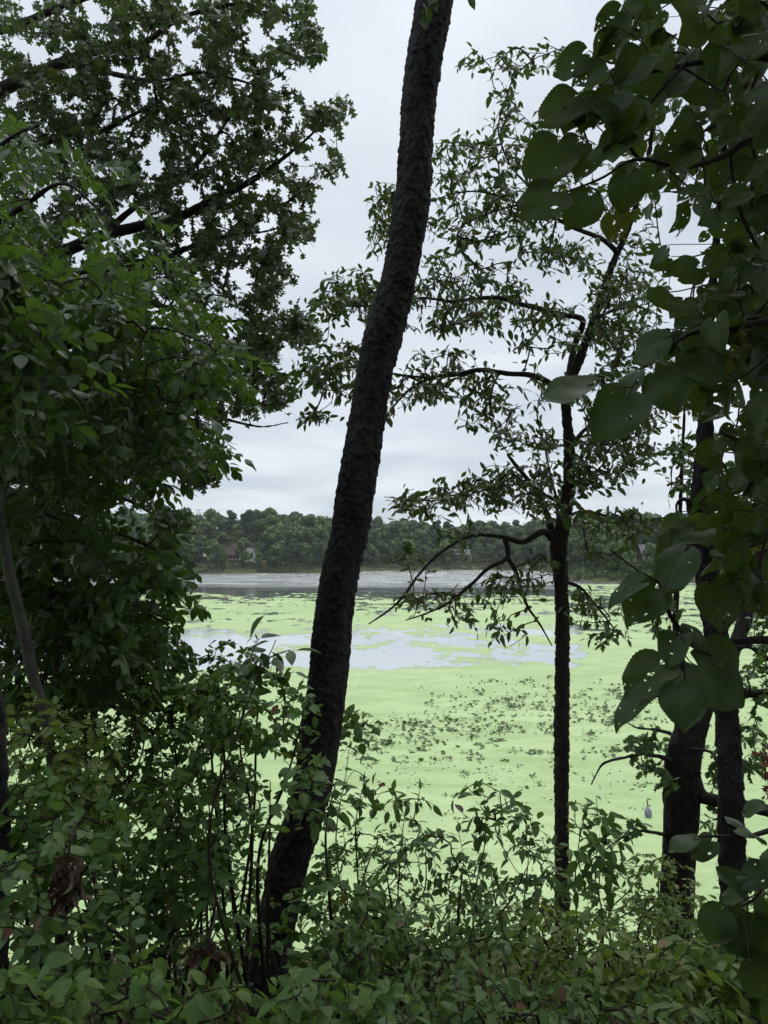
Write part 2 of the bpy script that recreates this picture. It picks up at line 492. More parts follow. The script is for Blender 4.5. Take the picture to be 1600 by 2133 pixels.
def in_poly(px, py, poly):
    poly = np.asarray(poly, float); inside = np.zeros(np.shape(px), bool)
    j = len(poly) - 1
    for i in range(len(poly)):
        xi, yi = poly[i]; xj, yj = poly[j]
        c = ((yi > py) != (yj > py)) & (px < (xj - xi) * (py - yi) / (yj - yi + 1e-9) + xi)
        inside ^= c; j = i
    return inside
def poly_points(poly, n, dep, gap=0.35, gs=55, seed=3):
    """n crown points in the region of the photo that the polygon marks, spread in depth; gap = share left open"""
    poly = np.asarray(poly, float)
    lo, hi = poly.min(0), poly.max(0); out = []
    while sum(len(o) for o in out) < n:
        q = lo + rng.random((n * 3, 2)) * (hi - lo)
        k = in_poly(q[:, 0], q[:, 1], poly) & (fbm(q[:, 0] / gs, q[:, 1] / gs, seed, 2) > 0.28 + gap * 0.42)
        out.append(q[k])
    q = np.concatenate(out)[:n]
    d = rng.uniform(dep[0], dep[1], n)
    return P(q[:, 0], q[:, 1], d)
def blob_points(blobs, dflt_depth, dvar):
    out = []
    for b in blobs:
        x, y, rx, ry, n = b[:5]
        dd = b[5] if len(b) > 5 else dflt_depth
        a = rng.uniform(0, 2 * math.pi, n); r = np.sqrt(rng.random(n))
        out.append(P(x + rx * r * np.cos(a), y + ry * r * np.sin(a), dd + rng.uniform(-dvar, dvar, n)))
    return np.concatenate(out)

# ------------------------------------------------------------------ materials
def new_mat(name):
    m = bpy.data.materials.new(name); m.use_nodes = True
    nt = m.node_tree; nt.nodes.clear()
    out = nt.nodes.new('ShaderNodeOutputMaterial')
    return m, nt, nt.nodes, nt.links, out
def nd(nt, t, **kw):
    n = nt.nodes.new(t)
    for k, v in kw.items(): setattr(n, k, v)
    return n
def mth(nt, op, a, b=None, c=None):
    n = nt.nodes.new('ShaderNodeMath'); n.operation = op
    for i, v in enumerate((a, b, c)):
        if v is None: continue
        if hasattr(v, 'links') or hasattr(v, 'is_output'): nt.links.new(v, n.inputs[i])
        else: n.inputs[i].default_value = v
    return n.outputs[0]
def ramp(nt, fac, stops, interp='LINEAR'):
    n = nt.nodes.new('ShaderNodeValToRGB'); cr = n.color_ramp; cr.interpolation = interp
    while len(cr.elements) < len(stops): cr.elements.new(0.5)
    for e, (p, c) in zip(cr.elements, stops): e.position = p; e.color = (*c, 1) if len(c) == 3 else c
    nt.links.new(fac, n.inputs[0]); return n.outputs[0]
def mixc(nt, fac, a, b, mode='MIX'):
    n = nt.nodes.new('ShaderNodeMix'); n.data_type = 'RGBA'; n.blend_type = mode
    for nm, v in (('Factor', fac), ('A', a), ('B', b)):
        s = n.inputs[nm] if nm == 'Factor' else [i for i in n.inputs if i.name == nm and i.type == 'RGBA'][0]
        if hasattr(v, 'is_output'): nt.links.new(v, s)
        elif nm == 'Factor': s.default_value = v
        else: s.default_value = (*v, 1)
    return [o for o in n.outputs if o.type == 'RGBA'][0]
def tnoise(nt, vec, scale, detail=3, rough=0.5, out='Fac', dist=0.0):
    n = nt.nodes.new('ShaderNodeTexNoise'); n.inputs['Scale'].default_value = scale
    n.inputs['Detail'].default_value = detail; n.inputs['Roughness'].default_value = rough; n.inputs['Distortion'].default_value = dist
    if vec is not None: nt.links.new(vec, n.inputs['Vector'])
    return n.outputs[out]
def geo_pos(nt): return nd(nt, 'ShaderNodeNewGeometry').outputs['Position']
def bump(nt, h, strength, dist):
    n = nt.nodes.new('ShaderNodeBump'); n.inputs['Strength'].default_value = strength; n.inputs['Distance'].default_value = dist
    nt.links.new(h, n.inputs['Height']); return n.outputs[0]
def principled(nt, col, rough, spec=0.5, normal=None):
    b = nt.nodes.new('ShaderNodeBsdfPrincipled')
    if hasattr(col, 'is_output'): nt.links.new(col, b.inputs['Base Color'])
    else: b.inputs['Base Color'].default_value = (*col, 1)
    if hasattr(rough, 'is_output'): nt.links.new(rough, b.inputs['Roughness'])
    else: b.inputs['Roughness'].default_value = rough
    b.inputs['Specular IOR Level'].default_value = spec
    if normal is not None: nt.links.new(normal, b.inputs['Normal'])
    return b

def leaf_mat(name, cols, trans, tcol, rough=0.45, spec=0.5, clump=0.9, veins=0.0, odd=None):
    """cols: ramp of leaf colours; tcol: colour of light coming through; odd: rare leaf colour (share, colour)"""
    m, nt, N, K, out = new_mat(name)
    at = nd(nt, 'ShaderNodeAttribute', attribute_name='rnd'); oi = nd(nt, 'ShaderNodeObjectInfo')
    r = mth(nt, 'FRACT', mth(nt, 'ADD', at.outputs['Fac'], oi.outputs['Random']))
    pos = geo_pos(nt)
    cl = tnoise(nt, pos, clump, 2)
    f = mth(nt, 'ADD', mth(nt, 'MULTIPLY', r, 0.55), mth(nt, 'MULTIPLY_ADD', cl, 1.5, -0.5))
    k = len(cols)
    col = ramp(nt, f, [(i / (k - 1) if k > 1 else 0, c) for i, c in enumerate(cols)])
    if odd:
        r2 = mth(nt, 'FRACT', mth(nt, 'MULTIPLY', r, 37.31))
        col = mixc(nt, mth(nt, 'LESS_THAN', r2, odd[0]), col, odd[1])
    uv = nd(nt, 'ShaderNodeAttribute', attribute_name='uvl')
    sp = nd(nt, 'ShaderNodeSeparateXYZ'); K.new(uv.outputs['Vector'], sp.inputs[0])
    nrm = None
    spot = tnoise(nt, pos, 60, 2)
    col = mixc(nt, mth(nt, 'MULTIPLY', mth(nt, 'GREATER_THAN', spot, 0.66), 0.5), col, (0.05, 0.04, 0.02))
    if veins > 0:
        av = mth(nt, 'ABSOLUTE', sp.outputs['Y'])
        mid = mth(nt, 'LESS_THAN', av, 0.022)
        sv_ = mth(nt, 'ABSOLUTE', mth(nt, 'SUBTRACT', mth(nt, 'FRACT', mth(nt, 'SUBTRACT', mth(nt, 'MULTIPLY', sp.outputs['X'], 6.0), mth(nt, 'MULTIPLY', av, 3.0))), 0.5))
        side = mth(nt, 'LESS_THAN', sv_, 0.035)
        vv = mth(nt, 'MAXIMUM', mid, mth(nt, 'MULTIPLY', side, 0.5))
        col = mixc(nt, mth(nt, 'MULTIPLY', vv, veins), col, (0.11, 0.15, 0.06))
        nrm = bump(nt, mth(nt, 'SUBTRACT', mth(nt, 'MULTIPLY', sv_, 0.5), vv), 0.12, 0.002)
    else:
        av = mth(nt, 'ABSOLUTE', sp.outputs['Y'])
        mid = mth(nt, 'LESS_THAN', av, 0.03)
        col = mixc(nt, mth(nt, 'MULTIPLY', mid, 0.35), col, (0.12, 0.16, 0.07))
    b = principled(nt, col, rough, spec, nrm)
    tr = nd(nt, 'ShaderNodeBsdfTranslucent')
    tc = mixc(nt, 0.5, col, tcol)
    K.new(tc, tr.inputs['Color'])
    if nrm: K.new(nrm, tr.inputs['Normal'])
    mx = nd(nt, 'ShaderNodeMixShader'); mx.inputs[0].default_value = trans
    K.new(b.outputs[0], mx.inputs[1]); K.new(tr.outputs[0], mx.inputs[2]); K.new(mx.outputs[0], out.inputs[0])
    return m
def bark_mat(name, dark, light, scale=14, fleck=0.0, stretch=(1, 1, 0.35), rough=0.85, fleckcol=(0.15, 0.15, 0.13), moss=0.0):
    m, nt, N, K, out = new_mat(name)
    pos = geo_pos(nt)
    mp = nd(nt, 'ShaderNodeMapping'); mp.inputs['Scale'].default_value = stretch; K.new(pos, mp.inputs['Vector'])
    n1 = tnoise(nt, mp.outputs[0], scale, 6, 0.65)
    col = ramp(nt, n1, [(0.3, dark), (0.72, light)])
    if fleck > 0:
        v = nd(nt, 'ShaderNodeTexVoronoi'); v.inputs['Scale'].default_value = 38; K.new(pos, v.inputs['Vector'])
        a = mth(nt, 'LESS_THAN', v.outputs['Distance'], 0.24)
        g = mth(nt, 'GREATER_THAN', tnoise(nt, pos, 7, 3, 0.6), 1 - fleck)
        col = mixc(nt, mth(nt, 'MULTIPLY', mth(nt, 'MULTIPLY', a, g), tnoise(nt, pos, 23, 2)), col, fleckcol)
    if moss > 0:
        g = mth(nt, 'GREATER_THAN', tnoise(nt, pos, 3.5, 4, 0.6), 1 - moss)
        col = mixc(nt, mth(nt, 'MULTIPLY', g, 0.5), col, (0.09, 0.11, 0.06))
    nrm = bump(nt, tnoise(nt, mp.outputs[0], scale * 5, 5, 0.7), 0.6, 0.01)
    K.new(principled(nt, col, rough, 0.25, nrm).outputs[0], out.inputs[0])
    return m
def plain_mat(name, col, rough=0.7, var=0.25, scale=3.0, spec=0.3, bmp=0.0):
    m, nt, N, K, out = new_mat(name)
    pos = geo_pos(nt)
    n = tnoise(nt, pos, scale, 4, 0.6)
    c = ramp(nt, n, [(0.25, tuple(x * (1 - var) for x in col)), (0.75, tuple(min(1, x * (1 + var)) for x in col))])
    nrm = bump(nt, tnoise(nt, pos, scale * 6, 3), bmp, 0.03) if bmp else None
    K.new(principled(nt, c, rough, spec, nrm).outputs[0], out.inputs[0])
    return m

M = {}
M['cherry_leaf'] = leaf_mat('cherry_leaf', [(0.026, 0.06, 0.014), (0.05, 0.10, 0.02), (0.07, 0.115, 0.022)], 0.26, (0.18, 0.28, 0.04), 0.42, 0.4, 1.2, odd=(0.02, (0.14, 0.06, 0.02)))
M['oak_leaf'] = leaf_mat('oak_leaf', [(0.024, 0.052, 0.02), (0.042, 0.078, 0.024), (0.064, 0.088, 0.026)], 0.30, (0.14, 0.22, 0.04), 0.45, 0.45, 0.8, odd=(0.04, (0.08, 0.05, 0.025)))
M['hickory_leaf'] = leaf_mat('hickory_leaf', [(0.022, 0.055, 0.018), (0.040, 0.09, 0.023), (0.075, 0.13, 0.026)], 0.32, (0.18, 0.33, 0.03), 0.42, 0.38, 1.0)
M['shrub_leaf'] = leaf_mat('shrub_leaf', [(0.040, 0.100, 0.026), (0.072, 0.158, 0.034), (0.125, 0.20, 0.040)], 0.36, (0.22, 0.36, 0.04), 0.45, 0.28, 1.3, odd=(0.02, (0.18, 0.15, 0.03)))
M['viburnum_leaf'] = leaf_mat('viburnum_leaf', [(0.046, 0.10, 0.034), (0.078, 0.148, 0.042), (0.115, 0.178, 0.045)], 0.32, (0.22, 0.38, 0.05), 0.48, 0.28, 1.5, veins=0.12, odd=(0.02, (0.12, 0.05, 0.03)))
M['yellow_leaf'] = leaf_mat('yellow_leaf', [(0.065, 0.125, 0.022), (0.12, 0.185, 0.03), (0.19, 0.235, 0.04)], 0.38, (0.26, 0.40, 0.04), 0.45, 0.35, 1.6, odd=(0.015, (0.18, 0.10, 0.02)))
M['seedling_leaf'] = leaf_mat('seedling_leaf', [(0.05, 0.108, 0.026), (0.08, 0.15, 0.032), (0.115, 0.18, 0.036)], 0.32, (0.22, 0.4, 0.05), 0.5, 0.25, 2.0, veins=0.15)
M['linden_leaf'] = leaf_mat('linden_leaf', [(0.02, 0.05, 0.017), (0.036, 0.075, 0.02), (0.064, 0.10, 0.02)], 0.30, (0.16, 0.26, 0.02), 0.52, 0.35, 2.5, veins=0.5, odd=(0.02, (0.12, 0.10, 0.03)))
M['red_leaf'] = leaf_mat('red_leaf', [(0.09, 0.022, 0.018), (0.14, 0.036, 0.026), (0.18, 0.06, 0.04)], 0.3, (0.3, 0.07, 0.05), 0.5, 0.3, 3.0)
M['dead_leaf'] = leaf_mat('dead_leaf', [(0.03, 0.018, 0.012), (0.055, 0.032, 0.02), (0.08, 0.046, 0.028)], 0.1, (0.2, 0.08, 0.03), 0.7, 0.2, 4.0)
M['canopy_leaf'] = leaf_mat('canopy_leaf', [(0.025, 0.055, 0.017), (0.04, 0.075, 0.02), (0.055, 0.09, 0.02)], 0.3, (0.12, 0.22, 0.03), 0.45, 0.4, 0.5)
M['cherry_bark'] = bark_mat('cherry_bark', (0.010, 0.009, 0.009), (0.045, 0.040, 0.037), 11, 0.44, moss=0.22)
M['young_bark'] = bark_mat('young_bark', (0.022, 0.019, 0.016), (0.06, 0.052, 0.042), 18, 0.25, moss=0.3)
M['oak_bark'] = bark_mat('oak_bark', (0.013, 0.011, 0.010), (0.045, 0.038, 0.032), 12, 0.2, (1, 1, 0.12), moss=0.25)
M['grey_bark'] = bark_mat('grey_bark', (0.038, 0.038, 0.03), (0.11, 0.105, 0.085), 15, 0.35, (1, 1, 0.4), fleckcol=(0.35, 0.36, 0.32), moss=0.4)
M['twig'] = bark_mat('twig', (0.02, 0.016, 0.013), (0.055, 0.045, 0.035), 30)
M['green_twig'] = bark_mat('green_twig', (0.04, 0.04, 0.02), (0.09, 0.08, 0.045), 30)

# ------------------------------------------------------------------ the setting: ground
SH = np.array([(-9, 300), (-0.55, 330), (-0.40, 380), (-0.30, 424), (-0.06, 446), (-0.03, 480), (0.0, 497), (0.06, 512), (0.19, 515), (0.225, 430), (0.238, 330), (0.25, 306), (0.31, 293), (0.37, 303), (0.5, 300), (9, 280)])
def shore_far(X, Y):
    u = X / np.maximum(Y, 1)
    return np.interp(u, SH[:, 0], SH[:, 1]) + (fbm(X / 22, Y / 60, 4, 3) - 0.5) * 8
def shore_near(X):
    return 23.5 + (fbm(X / 6, X * 0 + 3, 8, 2) - 0.5) * 3 - 0.012 * X ** 2 * 0
def ground_h(X, Y):
    X = np.asarray(X, float); Y = np.asarray(Y, float)
    near = 10.4 - 0.476 * np.maximum(Y - 2, 0) + 0.10 * np.maximum(-Y, 0) + (fbm(X / 3, Y / 3, 21, 3) - 0.5) * 0.35
    near = np.maximum(near + (23.5 - shore_near(X)) * -0.476 * smooth(6, 20, Y), -2.0)
    off = Y - shore_far(X, Y)
    far = np.where(off < 0, np.maximum(off * 0.15, -2.0), 0.19 * off + 0.9 * smooth(0, 6, off))
    u = X / np.maximum(Y, 1)
    top = 27 - 14 * smooth(-0.02, 0.05, u) - 1 * smooth(0.2, 0.26, u) - 4 * smooth(-0.27, -0.36, u)
    far = np.where(far > top * 0.7, top * 0.7 + (1 - np.exp(-(far - top * 0.7) / (top * 0.4))) * top * 0.4, far)
    far = far + np.where(off > 0, (fbm(X / 25, Y / 25, 31, 3) - 0.5) * 2.0 * smooth(0, 30, off), 0)
    return np.where(Y < 150, near, far)
gx = np.concatenate([-np.geomspace(260, 5000, 14)[::-1], np.arange(-250, -20, 5.0), np.arange(-20, -8, 1.0), np.arange(-8, 8, 0.3), np.arange(8, 20, 1.0), np.arange(20, 251, 5.0), np.geomspace(260, 5000, 14)])
gy = np.concatenate([np.arange(-60, -8, 3.0), np.arange(-8, 28, 0.35), np.arange(30, 270, 20.0), np.arange(275, 640, 3.5), np.geomspace(650, 7000, 22)])
GX, GY = np.meshgrid(gx, gy)
GZ = ground_h(GX, GY)
nx, ny = len(gx), len(gy)
i = np.arange(ny - 1)[:, None] * nx; j = np.arange(nx - 1)[None]
gf = np.stack([i + j, i + j + 1, i + nx + j + 1, i + nx + j], -1).reshape(-1, 4)
m, nt, N, K, out = new_mat('ground')
pos = geo_pos(nt)
sp = nd(nt, 'ShaderNodeSeparateXYZ'); K.new(pos, sp.inputs[0])
n1 = tnoise(nt, pos, 6, 6, 0.65); n2 = tnoise(nt, pos, 0.12, 4, 0.6)
litter = ramp(nt, n1, [(0.3, (0.022, 0.016, 0.010)), (0.55, (0.055, 0.038, 0.022)), (0.75, (0.09, 0.06, 0.035))])
meadow = ramp(nt, n2, [(0.3, (0.045, 0.042, 0.024)), (0.5, (0.06, 0.066, 0.028)), (0.7, (0.075, 0.09, 0.032))])
K.new(principled(nt, mixc(nt, mth(nt, 'GREATER_THAN', sp.outputs['Y'], 120), litter, meadow), 0.95, 0.1, bump(nt, n1, 0.8, 0.05)).outputs[0], out.inputs[0])
M['ground'] = m
ground = tag(link('ground', mesh_from('ground', np.stack([GX, GY, GZ], -1).reshape(-1, 3), gf, m)), 'steep leaf-littered bank and far wooded shore around the lake', 'ground', kind='structure')

# ------------------------------------------------------------------ the lake
m, nt, N, K, out = new_mat('lake_water')
pos = geo_pos(nt)
sp = nd(nt, 'ShaderNodeSeparateXYZ'); K.new(pos, sp.inputs[0])
mp = nd(nt, 'ShaderNodeMapping'); mp.inputs['Scale'].default_value = (0.25, 1.0, 1.0); K.new(pos, mp.inputs['Vector'])
big = tnoise(nt, mp.outputs[0], 0.045, 5, 0.65)
# wind-ruffled water in the middle of the lake, calm water behind the mats and under the far bank
yy = mth(nt, 'ADD', sp.outputs['Y'], mth(nt, 'MULTIPLY_ADD', big, 170, -85))
ruf = nd(nt, 'ShaderNodeMapRange', interpolation_type='SMOOTHSTEP'); K.new(yy, ruf.inputs['Value'])
ruf.inputs['From Min'].default_value = 235; ruf.inputs['From Max'].default_value = 320
strw = ramp(nt, tnoise(nt, mp.outputs[0], 0.11, 4, 0.7), [(0.40, (0.25, 0.25, 0.25)), (0.58, (1, 1, 1))])
rufs = mth(nt, 'MULTIPLY', ruf.outputs[0], strw)
rip = tnoise(nt, pos, 2.2, 3, 0.6)
rip2 = tnoise(nt, mp.outputs[0], 0.55, 4, 0.65)
hh = mth(nt, 'ADD', mth(nt, 'MULTIPLY', rip, 0.4), rip2)
bp = nd(nt, 'ShaderNodeBump'); bp.inputs['Distance'].default_value = 1.3
K.new(hh, bp.inputs['Height']); K.new(mth(nt, 'MULTIPLY_ADD', rufs, 0.85, 0.010), bp.inputs['Strength'])
b = principled(nt, (0.04, 0.042, 0.032), mth(nt, 'MULTIPLY_ADD', rufs, 0.05, 0.03), 0.5, bp.outputs[0])
b.inputs['IOR'].default_value = 1.333; b.inputs['Metallic'].default_value = 0.8; b.inputs['Base Color'].default_value = (0.62, 0.64, 0.66, 1)
K.new(b.outputs[0], out.inputs[0])
wx = np.array([-900, -450, 0, 450, 900.0]); wy = np.array([10, 60, 150, 260, 380, 560.0])
WX, WY = np.meshgrid(wx, wy)
i = np.arange(len(wy) - 1)[:, None] * 5; j = np.arange(4)[None]
tag(link('lake_water', mesh_from('lake_water', np.stack([WX, WY, WX * 0], -1).reshape(-1, 3), np.stack([i + j, i + j + 1, i + 6 + j, i + 5 + j], -1).reshape(-1, 4), m)), 'open lake water with grey sky reflections and dark streaks', 'lake', kind='structure')

# duckweed: floating mats, real sheets with ragged holes
m, nt, N, K, out = new_mat('duckweed')
pos = geo_pos(nt)
mp = nd(nt, 'ShaderNodeMapping'); mp.inputs['Scale'].default_value = (0.5, 1.0, 1.0); K.new(pos, mp.inputs['Vector'])
fine = tnoise(nt, pos, 9, 4, 0.7); mid = tnoise(nt, mp.outputs[0], 0.5, 4, 0.6); wide = tnoise(nt, mp.outputs[0], 0.05, 3, 0.55)
c = ramp(nt, wide, [(0.35, (0.31, 0.41, 0.18)), (0.65, (0.37, 0.465, 0.225))])
c = mixc(nt, mth(nt, 'MULTIPLY', mth(nt, 'GREATER_THAN', fine, 0.56), 0.4), c, (0.19, 0.27, 0.09))
c = mixc(nt, ramp(nt, mid, [(0.45, (0, 0, 0)), (0.70, (0.6, 0.6, 0.6))]), c, (0.22, 0.30, 0.115))
mp2 = nd(nt, 'ShaderNodeMapping'); mp2.inputs['Scale'].default_value = (0.16, 0.5, 1.0); mp2.inputs['Rotation'].default_value = (0, 0, 0.25); K.new(pos, mp2.inputs['Vector'])
strk = tnoise(nt, mp2.outputs[0], 0.9, 5, 0.65, dist=0.6)
c = mixc(nt, ramp(nt, strk, [(0.48, (0, 0, 0)), (0.64, (0.7, 0.7, 0.7))]), c, (0.23, 0.32, 0.12))
c = mixc(nt, ramp(nt, tnoise(nt, pos, 0.22, 5, 0.7), [(0.52, (0, 0, 0)), (0.70, (0.5, 0.5, 0.5))]), c, (0.28, 0.38, 0.17))
vo = nd(nt, 'ShaderNodeTexVoronoi'); vo.inputs['Scale'].default_value = 2.6; K.new(pos, vo.inputs['Vector'])
dark = mth(nt, 'MULTIPLY', mth(nt, 'LESS_THAN', vo.outputs['Distance'], 0.17), mth(nt, 'GREATER_THAN', tnoise(nt, pos, 0.35, 3, 0.6), 0.50))
c = mixc(nt, mth(nt, 'MULTIPLY', dark, 0.6), c, (0.11, 0.15, 0.06))
K.new(principled(nt, c, 0.7, 0.3, bump(nt, fine, 0.4, 0.02)).outputs[0], out.inputs[0])
def cover(X, Y):
    """share of the surface that duckweed covers"""
    py = 1150 + 12 * FPX / Y; u = X / Y
    c = np.interp(py, [1190, 1232, 1240, 1250, 1262, 1300, 1309, 1318, 1330, 1383, 1393, 1400], [0, 0, 0.30, 0.58, 0.78, 0.87, 0.68, 0.24, 0.11, 0.16, 0.97, 1.0])
    r = smooth(0.20, 0.29, u)
    cr = np.interp(py, [1190, 1212, 1219, 1228, 1240, 1300, 1330, 1390, 1400], [0, 0, 0.70, 0.82, 0.72, 0.66, 0.72, 0.88, 1])
    c = c * (1 - r) + cr * r
    strip = ((py > 1188.5) & (py < 1197.5)) * 0.12 * (1 - r)
    mid_ = np.interp(py, [1310, 1322, 1380, 1390], [0, 1, 1, 0]) * smooth(0.06, 0.22, u) * 0.3
    return np.maximum(c, strip) + mid_
ry = np.concatenate([np.geomspace(20.5, 76, 70), 12 * FPX / (np.arange(1403, 1187, -0.62) - 1150)])
us = np.linspace(-0.58, 0.58, 560)
UU, RY = np.meshgrid(us, ry); RX = UU * RY
cx = (RX[:-1, :-1] + RX[1:, 1:]) / 2; cy = (RY[:-1, :-1] + RY[1:, 1:]) / 2
wob = (fbm(cx / 30, cy / 30, 71, 4) - 0.5)
ms = np.maximum(1, cy / 90)
v1 = fbm(cx / 11, cy / 9, 41, 5) * 0.36 + fbm(cx / 2.4, cy / 4.0, 57, 2) * 0.30 + fbm(cx / 1.1, cy / 2.2, 91, 1) * 0.16 + fbm(cx / 45, cy / 20, 13, 2) * 0.16 + rng.random(cx.shape) * 0.10
z_ = (v1 - v1.mean()) / v1.std()
rank = 1 / (1 + np.exp(-1.702 * z_))
cyw = cy * (1 + 0.05 * wob * smooth(60, 90, cy))
keep = rank < cover(cx, cyw)
keep &= (cy > shore_near(cx) - 2.2) & (cy < shore_far(cx, cy) - 0.5)
i = np.arange(len(ry) - 1)[:, None] * len(us); j = np.arange(len(us) - 1)[None]
df = np.stack([i + j, i + j + 1, i + len(us) + j + 1, i + len(us) + j], -1)[keep]
used = np.unique(df); remap = np.zeros(RX.size, int); remap[used] = np.arange(len(used))
dv = np.stack([RX, RY, np.full(RX.shape, 0.006)], -1).reshape(-1, 3)
dv[:, :2] += rng.normal(0, 1, (len(dv), 2)) * (dv[:, 1:2] * 0.0006)
tag(link('duckweed', mesh_from('duckweed', dv[used], remap[df], m)), 'pale green duckweed mat covering the lake', 'duckweed', kind='stuff')

# lily pads: raised dark leaves in a loose drift over the duckweed
M['pad'] = leaf_mat('lily_pad', [(0.05, 0.085, 0.03), (0.07, 0.12, 0.04), (0.10, 0.15, 0.05)], 0.15, (0.15, 0.25, 0.05), 0.45, 0.4, 0.4, odd=(0.12, (0.09, 0.07, 0.03)))
def pad_mesh(tilt, stem, cup):
    a = np.linspace(0.18, 2 * math.pi - 0.18, 15)
    rim = np.stack([np.cos(a), np.sin(a) * 0.9, cup * (0.5 + 0.5 * np.sin(3 * a))], 1)
    inn = rim * np.array([0.5, 0.5, 0.4])
    v = np.concatenate([[[0.05, 0, 0]], inn, rim]); v = v @ np.array([[1, 0, 0], [0, math.cos(tilt), math.sin(tilt)], [0, -math.sin(tilt), math.cos(tilt)]]) + np.array([0, 0, stem])
    f3 = np.array([(0, 1 + q, 2 + q) for q in range(14)]); f4 = np.array([(1 + q, 16 + q, 17 + q, 2 + q) for q in range(14)])
    fl = [f3, f4]
    if stem > 0.15:
        sv_, sf = tube(np.array([[0, 0.1, -0.1], [0, 0, stem]]), np.array([0.05, 0.04]), 5)
        fl[1] = np.concatenate([f4, sf + len(v)]); v = np.concatenate([v, sv_])
    return v, fl
pads = []
for k in range(8):
    v, fl = pad_mesh(rng.uniform(-0.9, 0.9), [0.03, 0.25, 0.6, 0.9, 0.03, 0.5, 0.4, 1.0][k], [0.05, 0.2, 0.3, 0.35, 0.1, 0.25, 0.15, 0.4][k])
    pads.append(mesh_from('lily_pad', v, fl, M['pad'], True, {'uvl': np.tile([0.5, 1.0, 0], (len(v), 1))}))
drift = [(1060, 1465, 150, 26, 150), (900, 1508, 130, 24, 130), (800, 1545, 110, 34, 90), (1250, 1450, 160, 34, 110), (1230, 1495, 120, 22, 60), (1000, 1530, 200, 40, 90), (840, 1590, 120, 30, 50),
         (1080, 1420, 120, 12, 40), (1000, 1600, 280, 60, 110), (1320, 1560, 150, 60, 60), (1050, 1700, 330, 60, 60), (1500, 1520, 120, 60, 60), (1350, 1640, 150, 60, 50), (1300, 1470, 130, 60, 70)]
pp = []
for (x, y, rx, ry_, n) in drift:
    n = int(n * 2.1)
    nc = max(4, n // 4)
    cen = rng.normal(0, 0.55, (nc, 2)) * [rx, ry_] + [x, y]
    q = cen[(rng.random(n) ** 1.7 * nc).astype(int)] + rng.normal(0, 1, (n, 2)) * [9, 2.6]
    pp.append(q[q[:, 1] > 1404])
pp = np.concatenate(pp)
lx, ly = LAKE(pp[:, 0], pp[:, 1])
sz = rng.uniform(0.05, 0.165, len(pp)) * np.where(ly < 45, 0.62, 1.0)
kd = rng.integers(0, 8, len(pp)); az = rng.uniform(0, 6.283, len(pp))
kd = np.where((ly < 45) & (rng.random(len(pp)) < 0.8), np.where(rng.random(len(pp)) < 0.5, 0, 4), kd)
order = np.argsort(-(sz / ly))
for q in order[:300]:
    o = link('lily_pad', pads[kd[q]], loc=(float(lx[q]), float(ly[q]), 0.01))
    o.scale = (float(sz[q]),) * 3; o.rotation_euler = (0, 0, float(az[q]))
    tag(o, 'small dark green water lily leaf standing on the duckweed', 'lily pad', 'water lily leaves scattered over the duckweed')
V = []; F3 = []; F4 = []; n = 0
for q in order[300:]:
    me = pads[kd[q]]
    co = np.zeros(len(me.vertices) * 3); me.vertices.foreach_get('co', co); co = co.reshape(-1, 3) * sz[q]
    c_, s_ = math.cos(az[q]), math.sin(az[q])
    V.append(np.stack([co[:, 0] * c_ - co[:, 1] * s_ + lx[q], co[:, 0] * s_ + co[:, 1] * c_ + ly[q], co[:, 2] + 0.01], 1))
    for pl in me.polygons:
        (F3 if len(pl.vertices) == 3 else F4).append([w + n for w in pl.vertices])
    n += len(co)
tag(link('lily_pads_small', mesh_from('lily_pads_small', np.concatenate(V), [np.array(F3), np.array(F4)], M['pad'])), 'thin scatter of tiny water lily leaves among the larger ones', 'lily pads', kind='stuff')

# ------------------------------------------------------------------ far shore: trees
def crown_mesh(name, seed, w, h, nf, size, conical=0.0, mat=None):
    r = np.random.default_rng(seed)
    V = []; lob = []
    nl = 16
    for k in range(nl):
        t = r.uniform(0.12, 1.0)
        rad = math.sqrt(max(0.05, 1 - (2 * t - 1.05) ** 2)) * (1 - conical * t)
        a = r.uniform(0, 6.283); q = r.uniform(0.35, 0.75) * rad
        lob.append((math.cos(a) * q * w, math.sin(a) * q * w, t * h * 0.86, r.uniform(0.28, 0.46) * w * (1 - 0.4 * conical)))
    lob = np.array(lob)
    k = r.integers(0, nl, nf)
    d = unit(r.normal(0, 1, (nf, 3)) + np.array([0, 0, 0.35]))
    p = lob[k, :3] + d * (lob[k, 3] * r.uniform(0.72, 1.06, nf) ** 1.0)[:, None] * np.array([1, 1, 0.78])
    nrm = unit(d + r.normal(0, 0.55, (nf, 3)))
    x = unit(np.cross(nrm, r.normal(0, 1, (nf, 3)))); y = np.cross(nrm, x)
    s = size * r.uniform(0.5, 1.3, nf)[:, None]
    v = np.stack([p - x * s, p + y * s * 0.8, p + x * s, p - y * s * 0.8], 1).reshape(-1, 3)
    f = np.arange(nf * 4).reshape(-1, 4)
    return mesh_from(name, v, f, mat, False, {'rnd': np.repeat(r.random(nf), 4), 'uvl': np.tile([0.5, 1.0, 0.0], (nf * 4, 1))})
def far_leaf(name, cols):
    m, nt, N, K, out = new_mat(name)
    at = nd(nt, 'ShaderNodeAttribute', attribute_name='rnd'); oi = nd(nt, 'ShaderNodeObjectInfo')
    f = mth(nt, 'ADD', mth(nt, 'MULTIPLY', at.outputs['Fac'], 0.35), mth(nt, 'MULTIPLY', oi.outputs['Random'], 0.65))
    col = ramp(nt, f, [(i / (len(cols) - 1), c) for i, c in enumerate(cols)])
    K.new(principled(nt, col, 0.6, 0.25).outputs[0], out.inputs[0])
    return m
M['far_oak'] = far_leaf('far_oak_leaf', [(0.052, 0.098, 0.036), (0.076, 0.13, 0.038), (0.095, 0.148, 0.038)])
